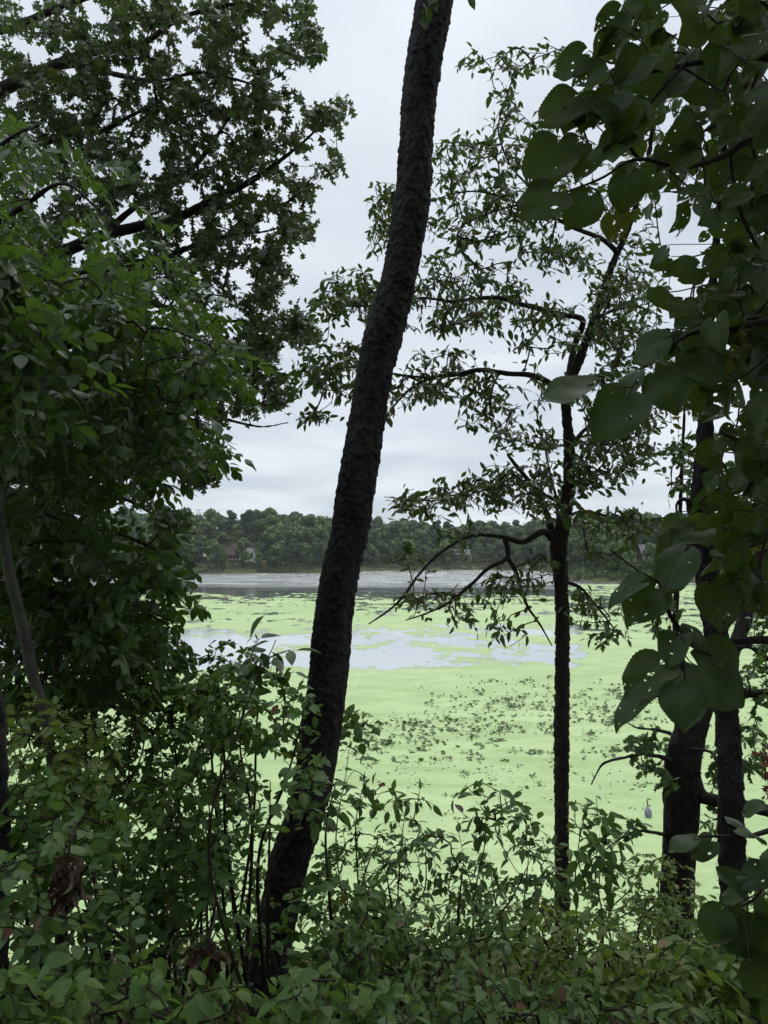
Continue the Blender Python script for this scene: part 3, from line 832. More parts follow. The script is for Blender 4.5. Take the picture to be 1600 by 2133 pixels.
M['far_maple'] = far_leaf('far_maple_leaf', [(0.065, 0.11, 0.035), (0.09, 0.14, 0.036), (0.115, 0.155, 0.036)])
M['far_dark'] = far_leaf('far_dark_leaf', [(0.03, 0.062, 0.033), (0.043, 0.08, 0.04), (0.055, 0.092, 0.042)])
M['far_gold'] = far_leaf('far_gold_leaf', [(0.12, 0.12, 0.04), (0.15, 0.14, 0.045), (0.18, 0.16, 0.05)])
M['far_rust'] = far_leaf('far_rust_leaf', [(0.05, 0.06, 0.028), (0.065, 0.078, 0.032), (0.085, 0.07, 0.035)])
M['far_trunk'] = plain_mat('far_trunk', (0.05, 0.042, 0.035), 0.9)
KINDS = {
    'oak': ('far_oak', 5.6, 15, 0.0), 'maple': ('far_maple', 6.2, 15, 0.05), 'dark': ('far_dark', 5.0, 16, 0.2), 'gold': ('far_gold', 2.0, 6.0, 0.25), 'pine': ('far_dark', 3.2, 17, 0.62)}
CROWNS = {}
for kk, (mm, w, h, con) in KINDS.items():
    CROWNS[kk] = []
    for q in range(3):
        cm = crown_mesh('crown', 100 + q + len(kk) * 10, w, h, 2600 if kk != 'gold' else 900, 0.55 if kk != 'gold' else 0.28, con, M[mm])
        tb = MB()
        hh_ = h * 0.62
        lean = rng.uniform(-0.5, 0.5)
        tb.add(*tube(np.array([[0, 0, -1.0], [lean * 0.3, 0, hh_ * 0.4], [lean, 0.1, hh_]]), np.array([0.30, 0.24, 0.09]) * (h / 15), 7))
        for b_ in range(5):
            a = rng.uniform(0, 6.283); z0 = hh_ * rng.uniform(0.4, 0.85)
            tb.bar((lean * 0.6, 0, z0), (math.cos(a) * w * 0.5, math.sin(a) * w * 0.5, z0 + h * 0.16), 0.10 * h / 15, 0.03, 5)
        to = tb.build('trunk', M['far_trunk']); tm = to.data; bpy.data.objects.remove(to)
        CROWNS[kk].append((cm, tm))
LBL = {'oak': 'mid green round-crowned oak in the wood across the lake', 'maple': 'yellow-green maple with a full crown in the far wood',
       'dark': 'dark green tree with a dense narrow crown on the far shore', 'gold': 'small golden young tree on the grassy far bank', 'pine': 'dark pointed conifer rising among the far shore trees'}
def far_tree(kind, X, Y, s, label=None, sink=0.0):
    cm, tm = CROWNS[kind][rng.integers(0, 3)]
    z = float(ground_h(X, Y)) - sink
    r_ = root('far_tree', (X, Y, z), label or LBL[kind], 'tree', 'trees of the wooded far shore')
    r_.rotation_euler = (0, 0, float(rng.uniform(0, 6.283))); r_.scale = (s * float(rng.uniform(0.85, 1.15)), s, s * float(rng.uniform(0.88, 1.12)))
    link('crown', cm, r_, (0, 0, KINDS[kind][2] * 0.10)); link('trunk', tm, r_)
    return r_
HOUSES = [(-0.235, -0.155, 452, 492), (0.085, 0.112, 522, 560), (0.325, 0.40, 318, 345)]
placed = []
KW = {'oak': 'mid green round-crowned oak', 'maple': 'yellow-green full-crowned maple', 'dark': 'dark green narrow-crowned tree', 'pine': 'dark pointed conifer'}
def region_label(kind, u, off):
    if u > 0.232: w = 'on the near promontory ' + ('around the brick house' if u > 0.315 else 'beyond the slender trunk') + (', skyline row' if off > 60 else (', slope row' if off > 30 else ', lowest row'))
    elif u > -0.03: w = 'on the far bay shore ' + ('near the tan house' if 0.05 < u < 0.14 else ('between leaning trunk and tan house' if u <= 0.05 else 'behind the slender trunk')) + (', skyline row' if off > 60 else (', slope row' if off > 30 else ', lowest row'))
    else: w = 'on the wooded hill ' + ('around the brown-roofed house' if -0.25 < u < -0.14 else ('beside the leaning trunk' if u >= -0.14 else 'behind the side tree')) + (', skyline row' if off > 60 else (', slope row' if off > 30 else ', lowest row'))
    return KW[kind] + ' ' + w.replace('around the brown-roofed house', 'by the brown-roofed house').replace('between leaning trunk and tan house', 'past the leaning trunk')
def try_tree(u, off, s, kind):
    d0 = float(np.interp(u, SH[:, 0], SH[:, 1])); Y = d0 + off; X = u * Y
    for (a, b, y0, y1) in HOUSES:
        if a - 0.002 < u < b + 0.002 and y0 - 3 < Y < y1 + 4: return
    for (x2, y2, r2) in placed:
        if (X - x2) ** 2 + (Y - y2) ** 2 < (r2 + 3.1 * s) ** 2 * 0.30: return
    placed.append((X, Y, 3.1 * s)); far_tree(kind, X, Y, s, region_label(kind, u, off))
cands = []
for off in (13, 22, 32, 44, 58, 76, 98):
    u = -0.40
    while u < 0.45:
        d0 = float(np.interp(u, SH[:, 0], SH[:, 1])) + off
        u += rng.uniform(6.0, 11.0) / d0
        hidden = (-0.10 < u < -0.045 and False)
        o2 = off + rng.uniform(-5, 5)
        if -0.262 < u < -0.07 and off < 24 and rng.random() < 0.62: continue      # the open grassy bank below the house
        k = rng.choice(['oak', 'maple', 'dark', 'pine'], p=[0.50, 0.22, 0.25, 0.03])
        if -0.17 < u < -0.03 and off > 45: k = rng.choice(['oak', 'maple'], p=[0.4, 0.6])
        s = rng.uniform(1.1, 1.46) * (0.74 if off < 30 else 1.0) * (0.86 if u > 0.22 else 1.0)
        cands.append((u, o2, s, k))
rng.shuffle(cands)
for px_, dd, s, k in ((509, 449, 0.98, 'oak'), (548, 452, 0.86, 'dark'), (575, 450, 0.9, 'oak'), (610, 452, 0.95, 'dark'), (640, 455, 0.9, 'oak'), (442, 458, 0.9, 'oak'), (415, 455, 0.85, 'dark'), (395, 450, 0.9, 'oak'), (370, 448, 0.9, 'oak'), (541, 446, 0.55, 'maple'), (468, 468, 1.0, 'oak'), (958, 531, 0.62, 'oak'), (944, 528, 0.6, 'dark'), (668, 462, 0.9, 'oak')):
    u = (px_ - 800) / FPX; placed.append((u * dd, dd, 2.2)); far_tree(k, u * dd, float(dd), s, region_label(k, u, 20.0 + px_ * 0.001))
for u, o2, s, k in cands:
    if len(placed) >= 298: break
    try_tree(float(u), float(o2), float(s), str(k))
gt = far_tree('gold', *(lambda p: (float(p[0]), float(p[1])))(P(462, 1180, 443)), 2.0, 'pale gold young tree in front of the brown-roofed house')
far_tree('gold', *(lambda p: (float(p[0]), float(p[1])))(P(551, 1190, 441)), 1.15, 'low yellowish tree at the water edge beside the brown-roofed house')
# shoreline scrub: one mass of low bushes along the far bank
def scrub(name, n, urange, offr, mat, size, label, seed, hgt=(0.8, 2.2)):
    r = np.random.default_rng(seed)
    V = []; 
    for q in range(n):
        u = r.uniform(*urange); off = r.uniform(*offr) + 1.0
        Y = float(np.interp(u, SH[:, 0], SH[:, 1])) + off; X = u * Y
        w = r.uniform(1.0, 2.6); h = r.uniform(*hgt); z = float(ground_h(X, Y))
        m_ = 64
        d = unit(r.normal(0, 1, (m_, 3)) + [0, 0, 0.4]); d[:, 2] = np.abs(d[:, 2])
        p = np.array([X, Y, z]) + d * r.uniform(0.6, 1.05, (m_, 1)) * np.array([w, w, h])
        nr = unit(d + r.normal(0, 0.6, (m_, 3))); x = unit(np.cross(nr, r.normal(0, 1, (m_, 3)))); y = np.cross(nr, x)
        s = size * r.uniform(0.5, 1.3, (m_, 1))
        V.append(np.stack([p - x * s, p + y * s, p + x * s, p - y * s], 1).reshape(-1, 3))
    v = np.concatenate(V)
    tag(link(name, mesh_from(name, v, np.arange(len(v)).reshape(-1, 4), mat, False, {'rnd': np.repeat(r.random(len(v) // 4), 4)})), label, 'undergrowth', kind='stuff')
scrub('undergrowth', 620, (-0.40, 0.21), (1, 22), M['far_rust'], 0.30, 'brown and olive scrub along the foot of the far bank', 3, (0.5, 1.6))
scrub('undergrowth', 520, (-0.40, 0.21), (20, 90), M['far_dark'], 0.5, 'dark undergrowth beneath the far shore trees', 4, (1.5, 5.0))
scrub('undergrowth', 240, (0.232, 0.45), (4, 26), M['far_oak'], 0.34, 'green bushes covering the promontory bank', 5, (1.0, 2.8))
scrub('treeline', 420, (-0.5, 0.5), (118, 175), M['far_oak'], 0.9, 'distant woods on the ridge behind the far shore trees', 6, (10, 15))
# broken stones along the promontory
M['stone'] = plain_mat('stone', (0.20, 0.18, 0.16), 0.9, 0.4, 2.0)
st = MB(); r = np.random.default_rng(9)
for q in range(420):
    u = r.uniform(0.236, 0.42); Y = float(np.interp(u, SH[:, 0], SH[:, 1])); X = u * Y; Y = float(shore_far(np.array(X), np.array(Y))) + r.uniform(-0.6, 2.2)
    z = float(ground_h(X, Y)); s = r.uniform(0.2, 0.6)
    d = unit(r.normal(0, 1, (8, 3)))
    c0 = np.array([(-1, -1, -1), (1, -1, -1), (1, 1, -1), (-1, 1, -1), (-1, -1, 1), (1, -1, 1), (1, 1, 1), (-1, 1, 1)]) * s * 0.6 + d * s * 0.3
    st.add(c0 * [1.2, 1, 0.7] + [X, Y, max(z, 0) + 0.1], [(0, 3, 2, 1), (4, 5, 6, 7), (0, 1, 5, 4), (1, 2, 6, 5), (2, 3, 7, 6), (3, 0, 4, 7)])
tag(st.build('shore_rubble', M['stone']), 'grey broken stones along the edge of the promontory', 'stones', kind='stuff')

# ------------------------------------------------------------------ houses across the water
M['white_wall'] = plain_mat('white_wall', (0.74, 0.72, 0.68), 0.8, 0.08, 0.8)
M['brown_roof'] = plain_mat('brown_roof', (0.075, 0.052, 0.046), 0.9, 0.3, 1.5)
M['timber'] = plain_mat('timber', (0.05, 0.038, 0.032), 0.8)
M['brick'] = plain_mat('brick', (0.22, 0.09, 0.065), 0.9, 0.3, 2.0)
M['tan_wall'] = plain_mat('tan_wall', (0.20, 0.16, 0.12), 0.9, 0.15)
M['grey_roof'] = plain_mat('grey_roof', (0.12, 0.12, 0.122), 0.85, 0.2, 1.2)
m, nt, N, K, out = new_mat('window_glass'); K.new(principled(nt, (0.015, 0.018, 0.02), 0.06, 0.6).outputs[0], out.inputs[0]); M['glass'] = m
def window(rt, x, y, z, w, h, frame_mat, bars=(1, 1)):
    """framed window on a wall facing -Y at y; sub-part pane"""
    fr = MB(); t = 0.12
    fr.box((x - w / 2 - t, y - 0.10, z), (x - w / 2, y + 0.02, z + h)); fr.box((x + w / 2, y - 0.10, z), (x + w / 2 + t, y + 0.02, z + h))
    fr.box((x - w / 2 - t, y - 0.10, z + h), (x + w / 2 + t, y + 0.02, z + h + t)); fr.box((x - w / 2 - t, y - 0.14, z - t), (x + w / 2 + t, y + 0.02, z))
    for k in range(1, bars[0] + 1):
        xx = x - w / 2 + w * k / (bars[0] + 1); fr.box((xx - 0.05, y - 0.08, z + 0.003), (xx + 0.05, y - 0.035, z + h - 0.003))
    for k in range(1, bars[1] + 1):
        zz = z + h * k / (bars[1] + 1); fr.box((x - w / 2 + 0.003, y - 0.075, zz - 0.04), (x + w / 2 - 0.003, y - 0.04, zz + 0.04))
    f = fr.build('window', frame_mat, rt)
    g = MB(); g.box((x - w / 2 - 0.02, y - 0.03, z - 0.02), (x + w / 2 + 0.02, y + 0.03, z + h + 0.02)); g.build('pane', M['glass'], f)
def gable_roof(x0, x1, y0, y1, z, hgt, over, thick=0.3):
    """ridge along X"""
    b = MB(); ym = (y0 + y1) / 2
    sl = hgt / (ym - y0)
    b.prism([(x0 - over, y0 - over, z - over * sl), (x0 - over, ym, z + hgt), (x0 - over, ym, z + hgt + thick), (x0 - over, y0 - over, z - over * sl + thick)], (x1 - x0 + 2 * over, 0, 0))
    b.prism([(x0 - over, ym + 0.004, z + hgt), (x0 - over, y1 + over, z - over * sl), (x0 - over, y1 + over, z - over * sl + thick), (x0 - over, ym + 0.004, z + hgt + thick)], (x1 - x0 + 2 * over, 0, 0))
    return b
# house 1
hp = P(480, 1160, 462); hz = float(ground_h(hp[0] + 8, hp[1])) + 1.2
h1 = root('house', (hp[0], hp[1], hz), 'white house with a steep brown roof and timbered gable among the far trees', 'house')
w_ = MB(); w_.box((-3, 0, -3), (13, 9, 3.6)); w_.prism([(-3, 0.02, 3.6), (-3, 8.98, 3.6), (-3, 4.5, 9.2)], (16, 0, 0)); w_.build('wall', M['white_wall'], h1)
rf = gable_roof(-3, 13, 0, 9, 3.7, 6.0, 0.9).build('roof', M['brown_roof'], h1)
cb = MB(); cb.box((4, 3.6, 8), (5.1, 4.8, 11.2)); cb.build('chimney', M['brick'], rf)
for x in (-1.6, 0.4, 2.4, 4.4): window(h1, x, 0, 0.5, 1.5, 2.1, M['timber'], (1, 0))
dk = MB(); dk.box((-4, -3.2, -0.35), (7, -0.05, -0.1)); 
for x in np.arange(-4, 7.1, 0.9): dk.box((x, -3.2, -0.1), (x + 0.1, -3.1, 0.9))
dk.box((-4, -3.22, 0.9), (7.1, -3.08, 1.0)); dk.box((-3.8, -3.1, -3), (-3.6, -2.9, -0.35)); dk.box((6.6, -3.1, -3), (6.8, -2.9, -0.35))
dk.build('deck', M['timber'], h1)
gw = MB(); gw.box((8.5, -2.6, -3), (15.5, -0.02, 4.4)); gw.prism([(8.5, -2.6, 4.4), (15.5, -2.6, 4.4), (12, -2.6, 8.8)], (0, 7.0, 0)); gw.build('gable_wing', M['white_wall'], h1)
tm_ = MB()
for x in (8.5, 10.2, 12, 13.8, 15.3): tm_.box((x, -2.68, 1.0), (x + 0.22, -2.603, 4.4))
tm_.box((8.5, -2.70, 4.35), (15.5, -2.604, 4.6)); tm_.box((8.5, -2.70, 0.9), (15.5, -2.604, 1.15)); tm_.box((11.9, -2.69, 4.6), (12.12, -2.603, 8.3))
tm_.build('timber_frame', M['timber'], h1)
gr = MB()
gr.prism([(7.7, -3.2, 3.6), (12, -3.2, 9.0), (12, -3.2, 9.35), (7.4, -3.2, 3.6)], (0, 8, 0)); gr.prism([(12.004, -3.2, 9.0), (16.3, -3.2, 3.6), (16.6, -3.2, 3.6), (12.004, -3.2, 9.35)], (0, 8, 0))
gr.build('gable_roof', M['brown_roof'], h1)
window(h1, 11.1, -2.6, 2.2, 1.2, 1.6, M['timber'], (1, 0)); window(h1, 13.2, -2.6, 2.2, 1.0, 1.6, M['timber'], (1, 0))
# house 2
hp = P(948, 1166, 540); hz = float(ground_h(hp[0], hp[1])) - 0.2
h2 = root('house', (hp[0], hp[1], hz), 'tan house with a pale roof half hidden behind the slender tree limbs', 'house')
w_ = MB(); w_.box((-1, 0, -3), (10, 8, 4.2)); w_.prism([(-1, 0.02, 4.2), (-1, 7.98, 4.2), (-1, 4, 7)], (11, 0, 0)); w_.build('wall', M['tan_wall'], h2)
gable_roof(-1, 10, 0, 8, 4.3, 3.2, 0.8).build('roof', M['grey_roof'], h2)
for x in (1, 4, 7.5): window(h2, x, 0, 0.8, 1.6, 1.9, M['timber'], (1, 0))
# house 3
hp = P(1357, 1170, 322); hz = float(ground_h(hp[0], hp[1])) - 0.3
h3 = root('house', (hp[0], hp[1], hz), 'brick house with an arched white window on the wooded promontory', 'house')
w_ = MB(); w_.box((-3.2, 0, -3), (14, 9, 5.6)); w_.prism([(-3.2, 0.02, 5.6), (-3.2, 8.98, 5.6), (-3.2, 4.5, 9)], (17.2, 0, 0)); w_.build('wall', M['brick'], h3)
gable_roof(-3.2, 14, 0, 9, 5.7, 3.8, 0.8).build('roof', M['grey_roof'], h3)
sd = MB(); sd.box((-3.24, -0.06, 1.6), (14.04, -0.003, 5.5)); sd.build('siding', M['tan_wall'], h3)
tr_ = MB(); tr_.box((-3.4, -0.14, -3), (-2.9, -0.062, 5.3)); tr_.build('corner_board', M['white_wall'], h3)
fr = MB(); fr.box((-1.15, -0.22, 2.0), (-0.9, -0.065, 4.0)); fr.box((0.9, -0.22, 2.0), (1.15, -0.065, 4.0)); fr.box((-0.09, -0.2, 2.0), (0.09, -0.065, 4.9)); fr.box((-0.9, -0.19, 3.9), (0.9, -0.067, 4.05)); fr.box((-1.2, -0.26, 1.8), (1.2, -0.065, 2.0))
for k in range(10):
    a, b_ = math.pi * k / 10, math.pi * (k + 1) / 10
    fr.prism([(math.cos(a) * 0.9, -0.22, 4.0 + math.sin(a) * 0.9), (math.cos(a) * 1.15, -0.22, 4.0 + math.sin(a) * 1.15), (math.cos(b_) * 1.15, -0.22, 4.0 + math.sin(b_) * 1.15), (math.cos(b_) * 0.9, -0.22, 4.0 + math.sin(b_) * 0.9)], (0, 0.155, 0))
aw = fr.build('arched_window', M['white_wall'], h3)
g = MB(); g.prism([(-0.95, -0.12, 1.95), (0.95, -0.12, 1.95), (0.95, -0.12, 4.0)] + [(math.cos(math.pi * k / 8) * 0.95, -0.12, 4.0 + math.sin(math.pi * k / 8) * 0.95) for k in range(1, 8)] + [(-0.95, -0.12, 4.0)], (0, 0.05, 0)); g.build('pane', M['glass'], aw)
for x in (4, 7, 11): window(h3, x, -0.06, 2.2, 1.6, 2.2, M['white_wall'])

# transmission tower beyond the ridge
M['steel'] = plain_mat('steel', (0.42, 0.44, 0.46), 0.6)
tp = P(413, 1085, 900); tz = float(ground_h(tp[0], tp[1]))
tw = root('transmission_tower', (tp[0], tp[1], tz), 'faint steel lattice tower rising above the wooded ridge', 'tower')
H = 62 - tz; lt = MB()
def tw_w(z): return 3.6 * (1 - z / H) + 0.9
for k in range(9):
    z0, z1 = H * k / 9, H * (k + 1) / 9
    for sx, sy in ((1, 1), (1, -1), (-1, 1), (-1, -1)):
        lt.bar((sx * tw_w(z0), sy * tw_w(z0), z0), (sx * tw_w(z1), sy * tw_w(z1), z1), 0.11, n=4)
    for sx in (1, -1):
        lt.bar((sx * tw_w(z0), -tw_w(z0), z0), (sx * tw_w(z1), tw_w(z1), z1), 0.1, n=4); lt.bar((-tw_w(z0), sx * tw_w(z0), z0), (tw_w(z1), sx * tw_w(z1), z1), 0.1, n=4)
lt.build('mast', M['steel'], tw)
for zz, ww in ((H * 0.74, 5.5), (H * 0.86, 7), (H * 0.97, 5)):
    ar = MB(); ar.bar((-ww, 0, zz + 0.6), (ww, 0, zz + 0.6), 0.14, n=4); ar.bar((-ww, 0, zz + 0.6), (0, 0, zz - 0.8), 0.1, n=4); ar.bar((ww, 0, zz + 0.6), (0, 0, zz - 0.8), 0.1, n=4); ar.build('cross_arm', M['steel'], tw)
# small shore things
bp_ = P(426, 1165, 446); bz = float(ground_h(bp_[0], bp_[1]))
bh = root('bird_house', (bp_[0], bp_[1], bz), 'small white box on a pole on the far bank', 'bird house')
b_ = MB(); b_.bar((0, 0, -0.3), (0, 0, 5.4), 0.09); b_.build('pole', M['timber'], bh)
b_ = MB(); b_.box((-0.75, -0.5, 5.4), (0.75, 0.5, 6.3)); b_.prism([(-0.9, -0.6, 6.303), (0.9, -0.6, 6.303), (0, -0.6, 6.9)], (0, 1.2, 0)); b_.build('box', M['white_wall'], bh)
M['red_boat'] = plain_mat('red_boat', (0.50, 0.075, 0.05), 0.45, 0.15, 1.0)
cp = P(1318, 1206, 300.5)
cn = root('canoe', (cp[0], cp[1], float(ground_h(cp[0], cp[1])) + 0.35), 'red canoe pulled up on the promontory shore', 'canoe')
L_ = 4.6; xs = np.linspace(-1, 1, 15); ring = []
for x in xs:
    wv = 0.42 * (1 - abs(x) ** 2.4) + 0.02; zz = 0.10 * abs(x) ** 3
    ring.append([(x * L_ / 2, wv, 0.42 + zz * 2.5), (x * L_ / 2, wv * 0.85, 0.12 + zz), (x * L_ / 2, 0, 0.0 + zz), (x * L_ / 2, -wv * 0.85, 0.12 + zz), (x * L_ / 2, -wv, 0.42 + zz * 2.5)])
ring = np.array(ring); inner = ring * [0.985, 0.9, 1.0] + [0, 0, 0.03]
v = np.concatenate([ring.reshape(-1, 3), inner.reshape(-1, 3)]); f = []
for a in range(14):
    for c_ in range(4):
        q = (a * 5 + c_, (a + 1) * 5 + c_, (a + 1) * 5 + c_ + 1, a * 5 + c_ + 1); f.append(q); f.append(tuple(75 + w for w in q[::-1]))
    for c_ in (0, 4): f.append((a * 5 + c_, 75 + a * 5 + c_, 75 + (a + 1) * 5 + c_, (a + 1) * 5 + c_))
hull = link('hull', mesh_from('hull', v, np.array(f), M['red_boat']), cn)
for x in (-1.2, 1.2):
    s_ = MB(); s_.box((x - 0.15, -0.34, 0.38), (x + 0.15, 0.34, 0.41)); s_.build('seat', M['timber'], cn)
cn.rotation_euler = (0.25, 0, 0.25)
lp = P(1232, 1211, 305); lg = MB()
lg.add(*tube(np.array([[-4.6, 0, 0.25], [-2, 0.2, 0.35], [1, 0, 0.55], [4.2, 0.5, 1.0]]), np.array([0.16, 0.2, 0.22, 0.12]), 8)); lg.bar((1, 0, 0.6), (2, -0.6, 1.1), 0.07, 0.03)
lo = lg.build('driftwood_log', plain_mat('driftwood', (0.28, 0.24, 0.19), 0.9), None, (float(lp[0]), float(lp[1]), 0.0), True); tag(lo, 'pale fallen log lying along the promontory water edge', 'log')
pp_ = P(1214, 1213, 308); b_ = MB(); b_.bar((0, 0, -0.6), (0, 0, 1.0), 0.14, 0.13, 8); b_.bar((0, 0, 1.0), (0, 0, 1.12), 0.17, 0.10, 8)
tag(b_.build('mooring_post', M['white_wall'], None, (float(pp_[0]), float(pp_[1]), 0.0)), 'short white post standing in the water off the promontory', 'post')

# ------------------------------------------------------------------ the bird on the duckweed
bx, by = LAKE(1350, 1702)
m, nt, N, K, out = new_mat('plumage'); pos = nd(nt, 'ShaderNodeTexCoord').outputs['Object']
sp = nd(nt, 'ShaderNodeSeparateXYZ'); K.new(pos, sp.inputs[0])
mp = nd(nt, 'ShaderNodeMapping'); mp.inputs['Scale'].default_value = (30, 12, 6); K.new(pos, mp.inputs['Vector'])
c = ramp(nt, tnoise(nt, mp.outputs[0], 1.0, 3), [(0.35, (0.10, 0.105, 0.15)), (0.6, (0.24, 0.25, 0.33)), (0.8, (0.42, 0.43, 0.50))])
c = mixc(nt, mth(nt, 'GREATER_THAN', sp.outputs['Z'], 0.60), c, (0.10, 0.10, 0.11))
K.new(principled(nt, c, 0.8, 0.2).outputs[0], out.inputs[0])
path = np.array([(0, -0.12, 0.10, 0.03), (0, -0.10, 0.17, 0.10), (0, -0.05, 0.28, 0.135), (0, 0.0, 0.40, 0.125), (0, 0.05, 0.50, 0.085), (0.015, 0.09, 0.56, 0.05), (0.03, 0.10, 0.63, 0.036), (0.015, 0.09, 0.72, 0.028), (0.0, 0.09, 0.80, 0.026), (0.02, 0.09, 0.87, 0.030), (0.065, 0.09, 0.895, 0.034), (0.11, 0.09, 0.892, 0.018), (0.21, 0.09, 0.882, 0.005)])
pc = catmull(path, 0.008)
v, f = tube(pc[:, :3], pc[:, 3], 14)
hr = root('heron', (float(bx), float(by), 0.0), 'grey heron seen from behind standing in the duckweed', 'bird')
hr.scale = (1.0,) * 3; hr.location.z = -0.13
link('body', mesh_from('body', v, f, m), hr)
M['bird_leg'] = plain_mat('bird_leg', (0.06, 0.055, 0.04), 0.7)
for sx in (-1, 1):
    lb = MB(); lb.bar((sx * 0.045, -0.03, 0.24), (sx * 0.05, -0.02, -0.25), 0.014, 0.010); lb.build('leg', M['bird_leg'], hr)
    wg = MB(); wp = catmull(np.array([(sx * 0.085, -0.11, 0.13, 0.012), (sx * 0.105, -0.06, 0.27, 0.062), (sx * 0.095, -0.01, 0.41, 0.060), (sx * 0.05, 0.03, 0.50, 0.018)]), 0.02)
    wv, wf = tube(wp[:, :3], wp[:, 3], 10); wg.add(wv, wf); wg.build('wing', m, hr, smooth_shade=True)

# ------------------------------------------------------------------ leaf shapes
T_CHERRY = [lance(0.21, 0.85, 0.25, 0.15, n=5), lance(0.19, 0.8, 0.45, 0.25, n=5), lance(0.23, 0.9, 0.1, 0.35, 0.4, n=5), lance(0.2, 0.85, -0.1, 0.1, -0.4, n=5)]
T_OAK = [lobed(0.46, 2, 0.26, 0.15, 0.15), lobed(0.38, 2, 0.24, 0.35, 0.3), lobed(0.46, 2, 0.30, -0.1, 0.2)]
T_WOAK = [lobed(0.36, 3, 0.55, 0.15, 0.1), lobed(0.32, 3, 0.5, 0.3, 0.25)]
T_HICK = [lance(0.26, 0.95, 0.2, 0.12, n=5, pet=0.0), lance(0.23, 0.9, 0.4, 0.2, n=5, pet=0.0), lance(0.28, 1.05, 0.0, 0.3, 0.3, n=5, pet=0.0)]
T_OVATE = [lance(0.30, 0.75, 0.18, 0.12, n=5), lance(0.27, 0.78, 0.35, 0.22, n=5), lance(0.32, 0.72, 0.05, 0.28, 0.35, n=5, wav=0.01), lance(0.28, 0.8, -0.12, 0.1, -0.3, n=5)]
T_ELL = [lance(0.24, 0.85, 0.2, 0.15, n=5, pet=0.08), lance(0.22, 0.9, 0.4, 0.25, 0.2, n=5, pet=0.08), lance(0.25, 0.8, 0.0, 0.3, -0.3, n=5, pet=0.08)]
T_ROUND = [lance(0.37, 0.66, 0.12, 0.12, n=6, wav=0.01), lance(0.35, 0.7, 0.28, 0.25, n=6), lance(0.38, 0.68, 0.0, 0.3, 0.3, n=6, wav=0.015)]
T_BROAD = [broad(1, 5, 0.10, 0.15, 0.10), broad(2, 9, 0.30, 0.30, 0.05), broad(3, 3, -0.25, 0.2, 0.2), broad(4, 14, 0.0, 0.35, 0.28), broad(5, 0, 0.2, 0.1, 0.0), broad(6, 7, -0.1, 0.45, 0.4), broad(7, 20, 0.15, 0.2, 0.12), broad(8, 4, 0.4, 0.25, 0.3)]
T_BROAD_LOW = [broad(1, 3, 0.10, 0.15, 0.10, (13, 9)), broad(2, 4, 0.30, 0.30, 0.05, (13, 9)), broad(3, 2, -0.25, 0.2, 0.2, (13, 9)), broad(4, 4, 0.0, 0.35, 0.28, (13, 9)), broad(5, 0, 0.2, 0.1, 0.0, (13, 9)), broad(6, 3, -0.1, 0.45, 0.4, (13, 9)), broad(7, 5, 0.15, 0.2, 0.12, (13, 9)), broad(8, 2, 0.4, 0.25, 0.3, (13, 9))]
T_SIMPLE = [lance(0.30, 0.8, 0.2, 0.2, n=4, pet=0.0)]
T_DEAD = [lance(0.26, 0.8, 0.9, 0.5, 1.2, n=5), lance(0.24, 0.8, -0.8, 0.3, -1.3, n=5), lance(0.3, 0.75, 1.2, 0.7, 0.6, n=5)]

def nodes_of(cs, step=4, skip=0.0):
    return np.concatenate([c[int(len(c) * skip)::step, :3] for c in cs])
def part_tube(rt, name, rows, mat, step=0.03, sides=10, seed=0, kind='scale', amp=0.35, flare=None, label=None):
    v, f, c = bark_tube(rows, step, sides, kind, seed, amp, flare)
    o = link(name, mesh_from(name, v - np.array(rt.location), f, mat), rt)
    if label: o['label'] = label
    return c
def wig(rows, amt, seed):
    """roughen a limb's course a little"""
    r = np.random.default_rng(seed); q = np.array(rows, float)
    q[1:-1, :3] += r.normal(0, amt, (len(q) - 2, 3)); return q
def twigs(rt, pos, par, n0, tips, rtip, rmax, mat, power=0.45, name='twigs'):
    v, f = twig_mesh(pos, par, n0, tips, rtip, power, rmax)
    tag(link(name, mesh_from(name, v - np.array(rt.location), f, mat), rt), kind='stuff')
def ground_at(p): return float(ground_h(p[0], p[1]))

# ------------------------------------------------------------------ the leaning cherry trunk in the middle
D1 = 6.6
rows = [(905, 2, 80), (888, 100, 77), (874, 200, 75), (866, 300, 73), (860, 400, 73), (846, 500, 72), (826, 600, 74), (798, 700, 80), (780, 780, 76), (764, 880, 76), (751, 960, 78), (736, 1050, 78), (727, 1110, 78), (707, 1200, 78), (693, 1300, 79), (684, 1400, 80), (671, 1500, 81), (656, 1600, 79), (634, 1700, 78), (601, 1800, 78), (580, 1900, 78), (564, 2000, 80), (556, 2070, 86), (552, 2130, 94)]
rows = limb_px([(x, y, D1 + 0.25 * (1 - y / 2000), w) for x, y, w in rows][::-1])
up = rows[-1].copy(); ext = [up + np.array([0.13 * k * 0.55, -0.05 * k, 0.55 * k, -0.007 * k]) for k in range(1, 12)]
rows = np.concatenate([rows, ext])
base = rows[0, :3].copy(); base[2] = ground_at(base)
t1 = root('cherry_tree', base, 'tall leaning dark trunk with scaly bark in front of the lake', 'tree')
c1 = part_tube(t1, 'trunk', rows, M['cherry_bark'], 0.016, 88, 3, 'scale', 0.78)
cc = np.array([1.6, 5.2, 23.8])
at = cc + unit(rng.normal(0, 1, (900, 3))) * rng.random((900, 1)) ** 0.4 * np.array([5.2, 4.6, 2.8])
sk = [catmull(np.array([[*c1[-1, :3], 0.1], [*(cc + q), 0.03]]), 0.3) for q in ([2, 1, 0], [-2, 1, 0.5], [0, -2.5, 0], [1, 2, 1])]
pos, par, tan, tips = grow(nodes_of([c1[-120:]] + sk, 3), at, 0.35)
twigs(t1, pos, par, len(nodes_of([c1[-120:]] + sk, 3)), tips, 0.006, 0.05, M['twig'])
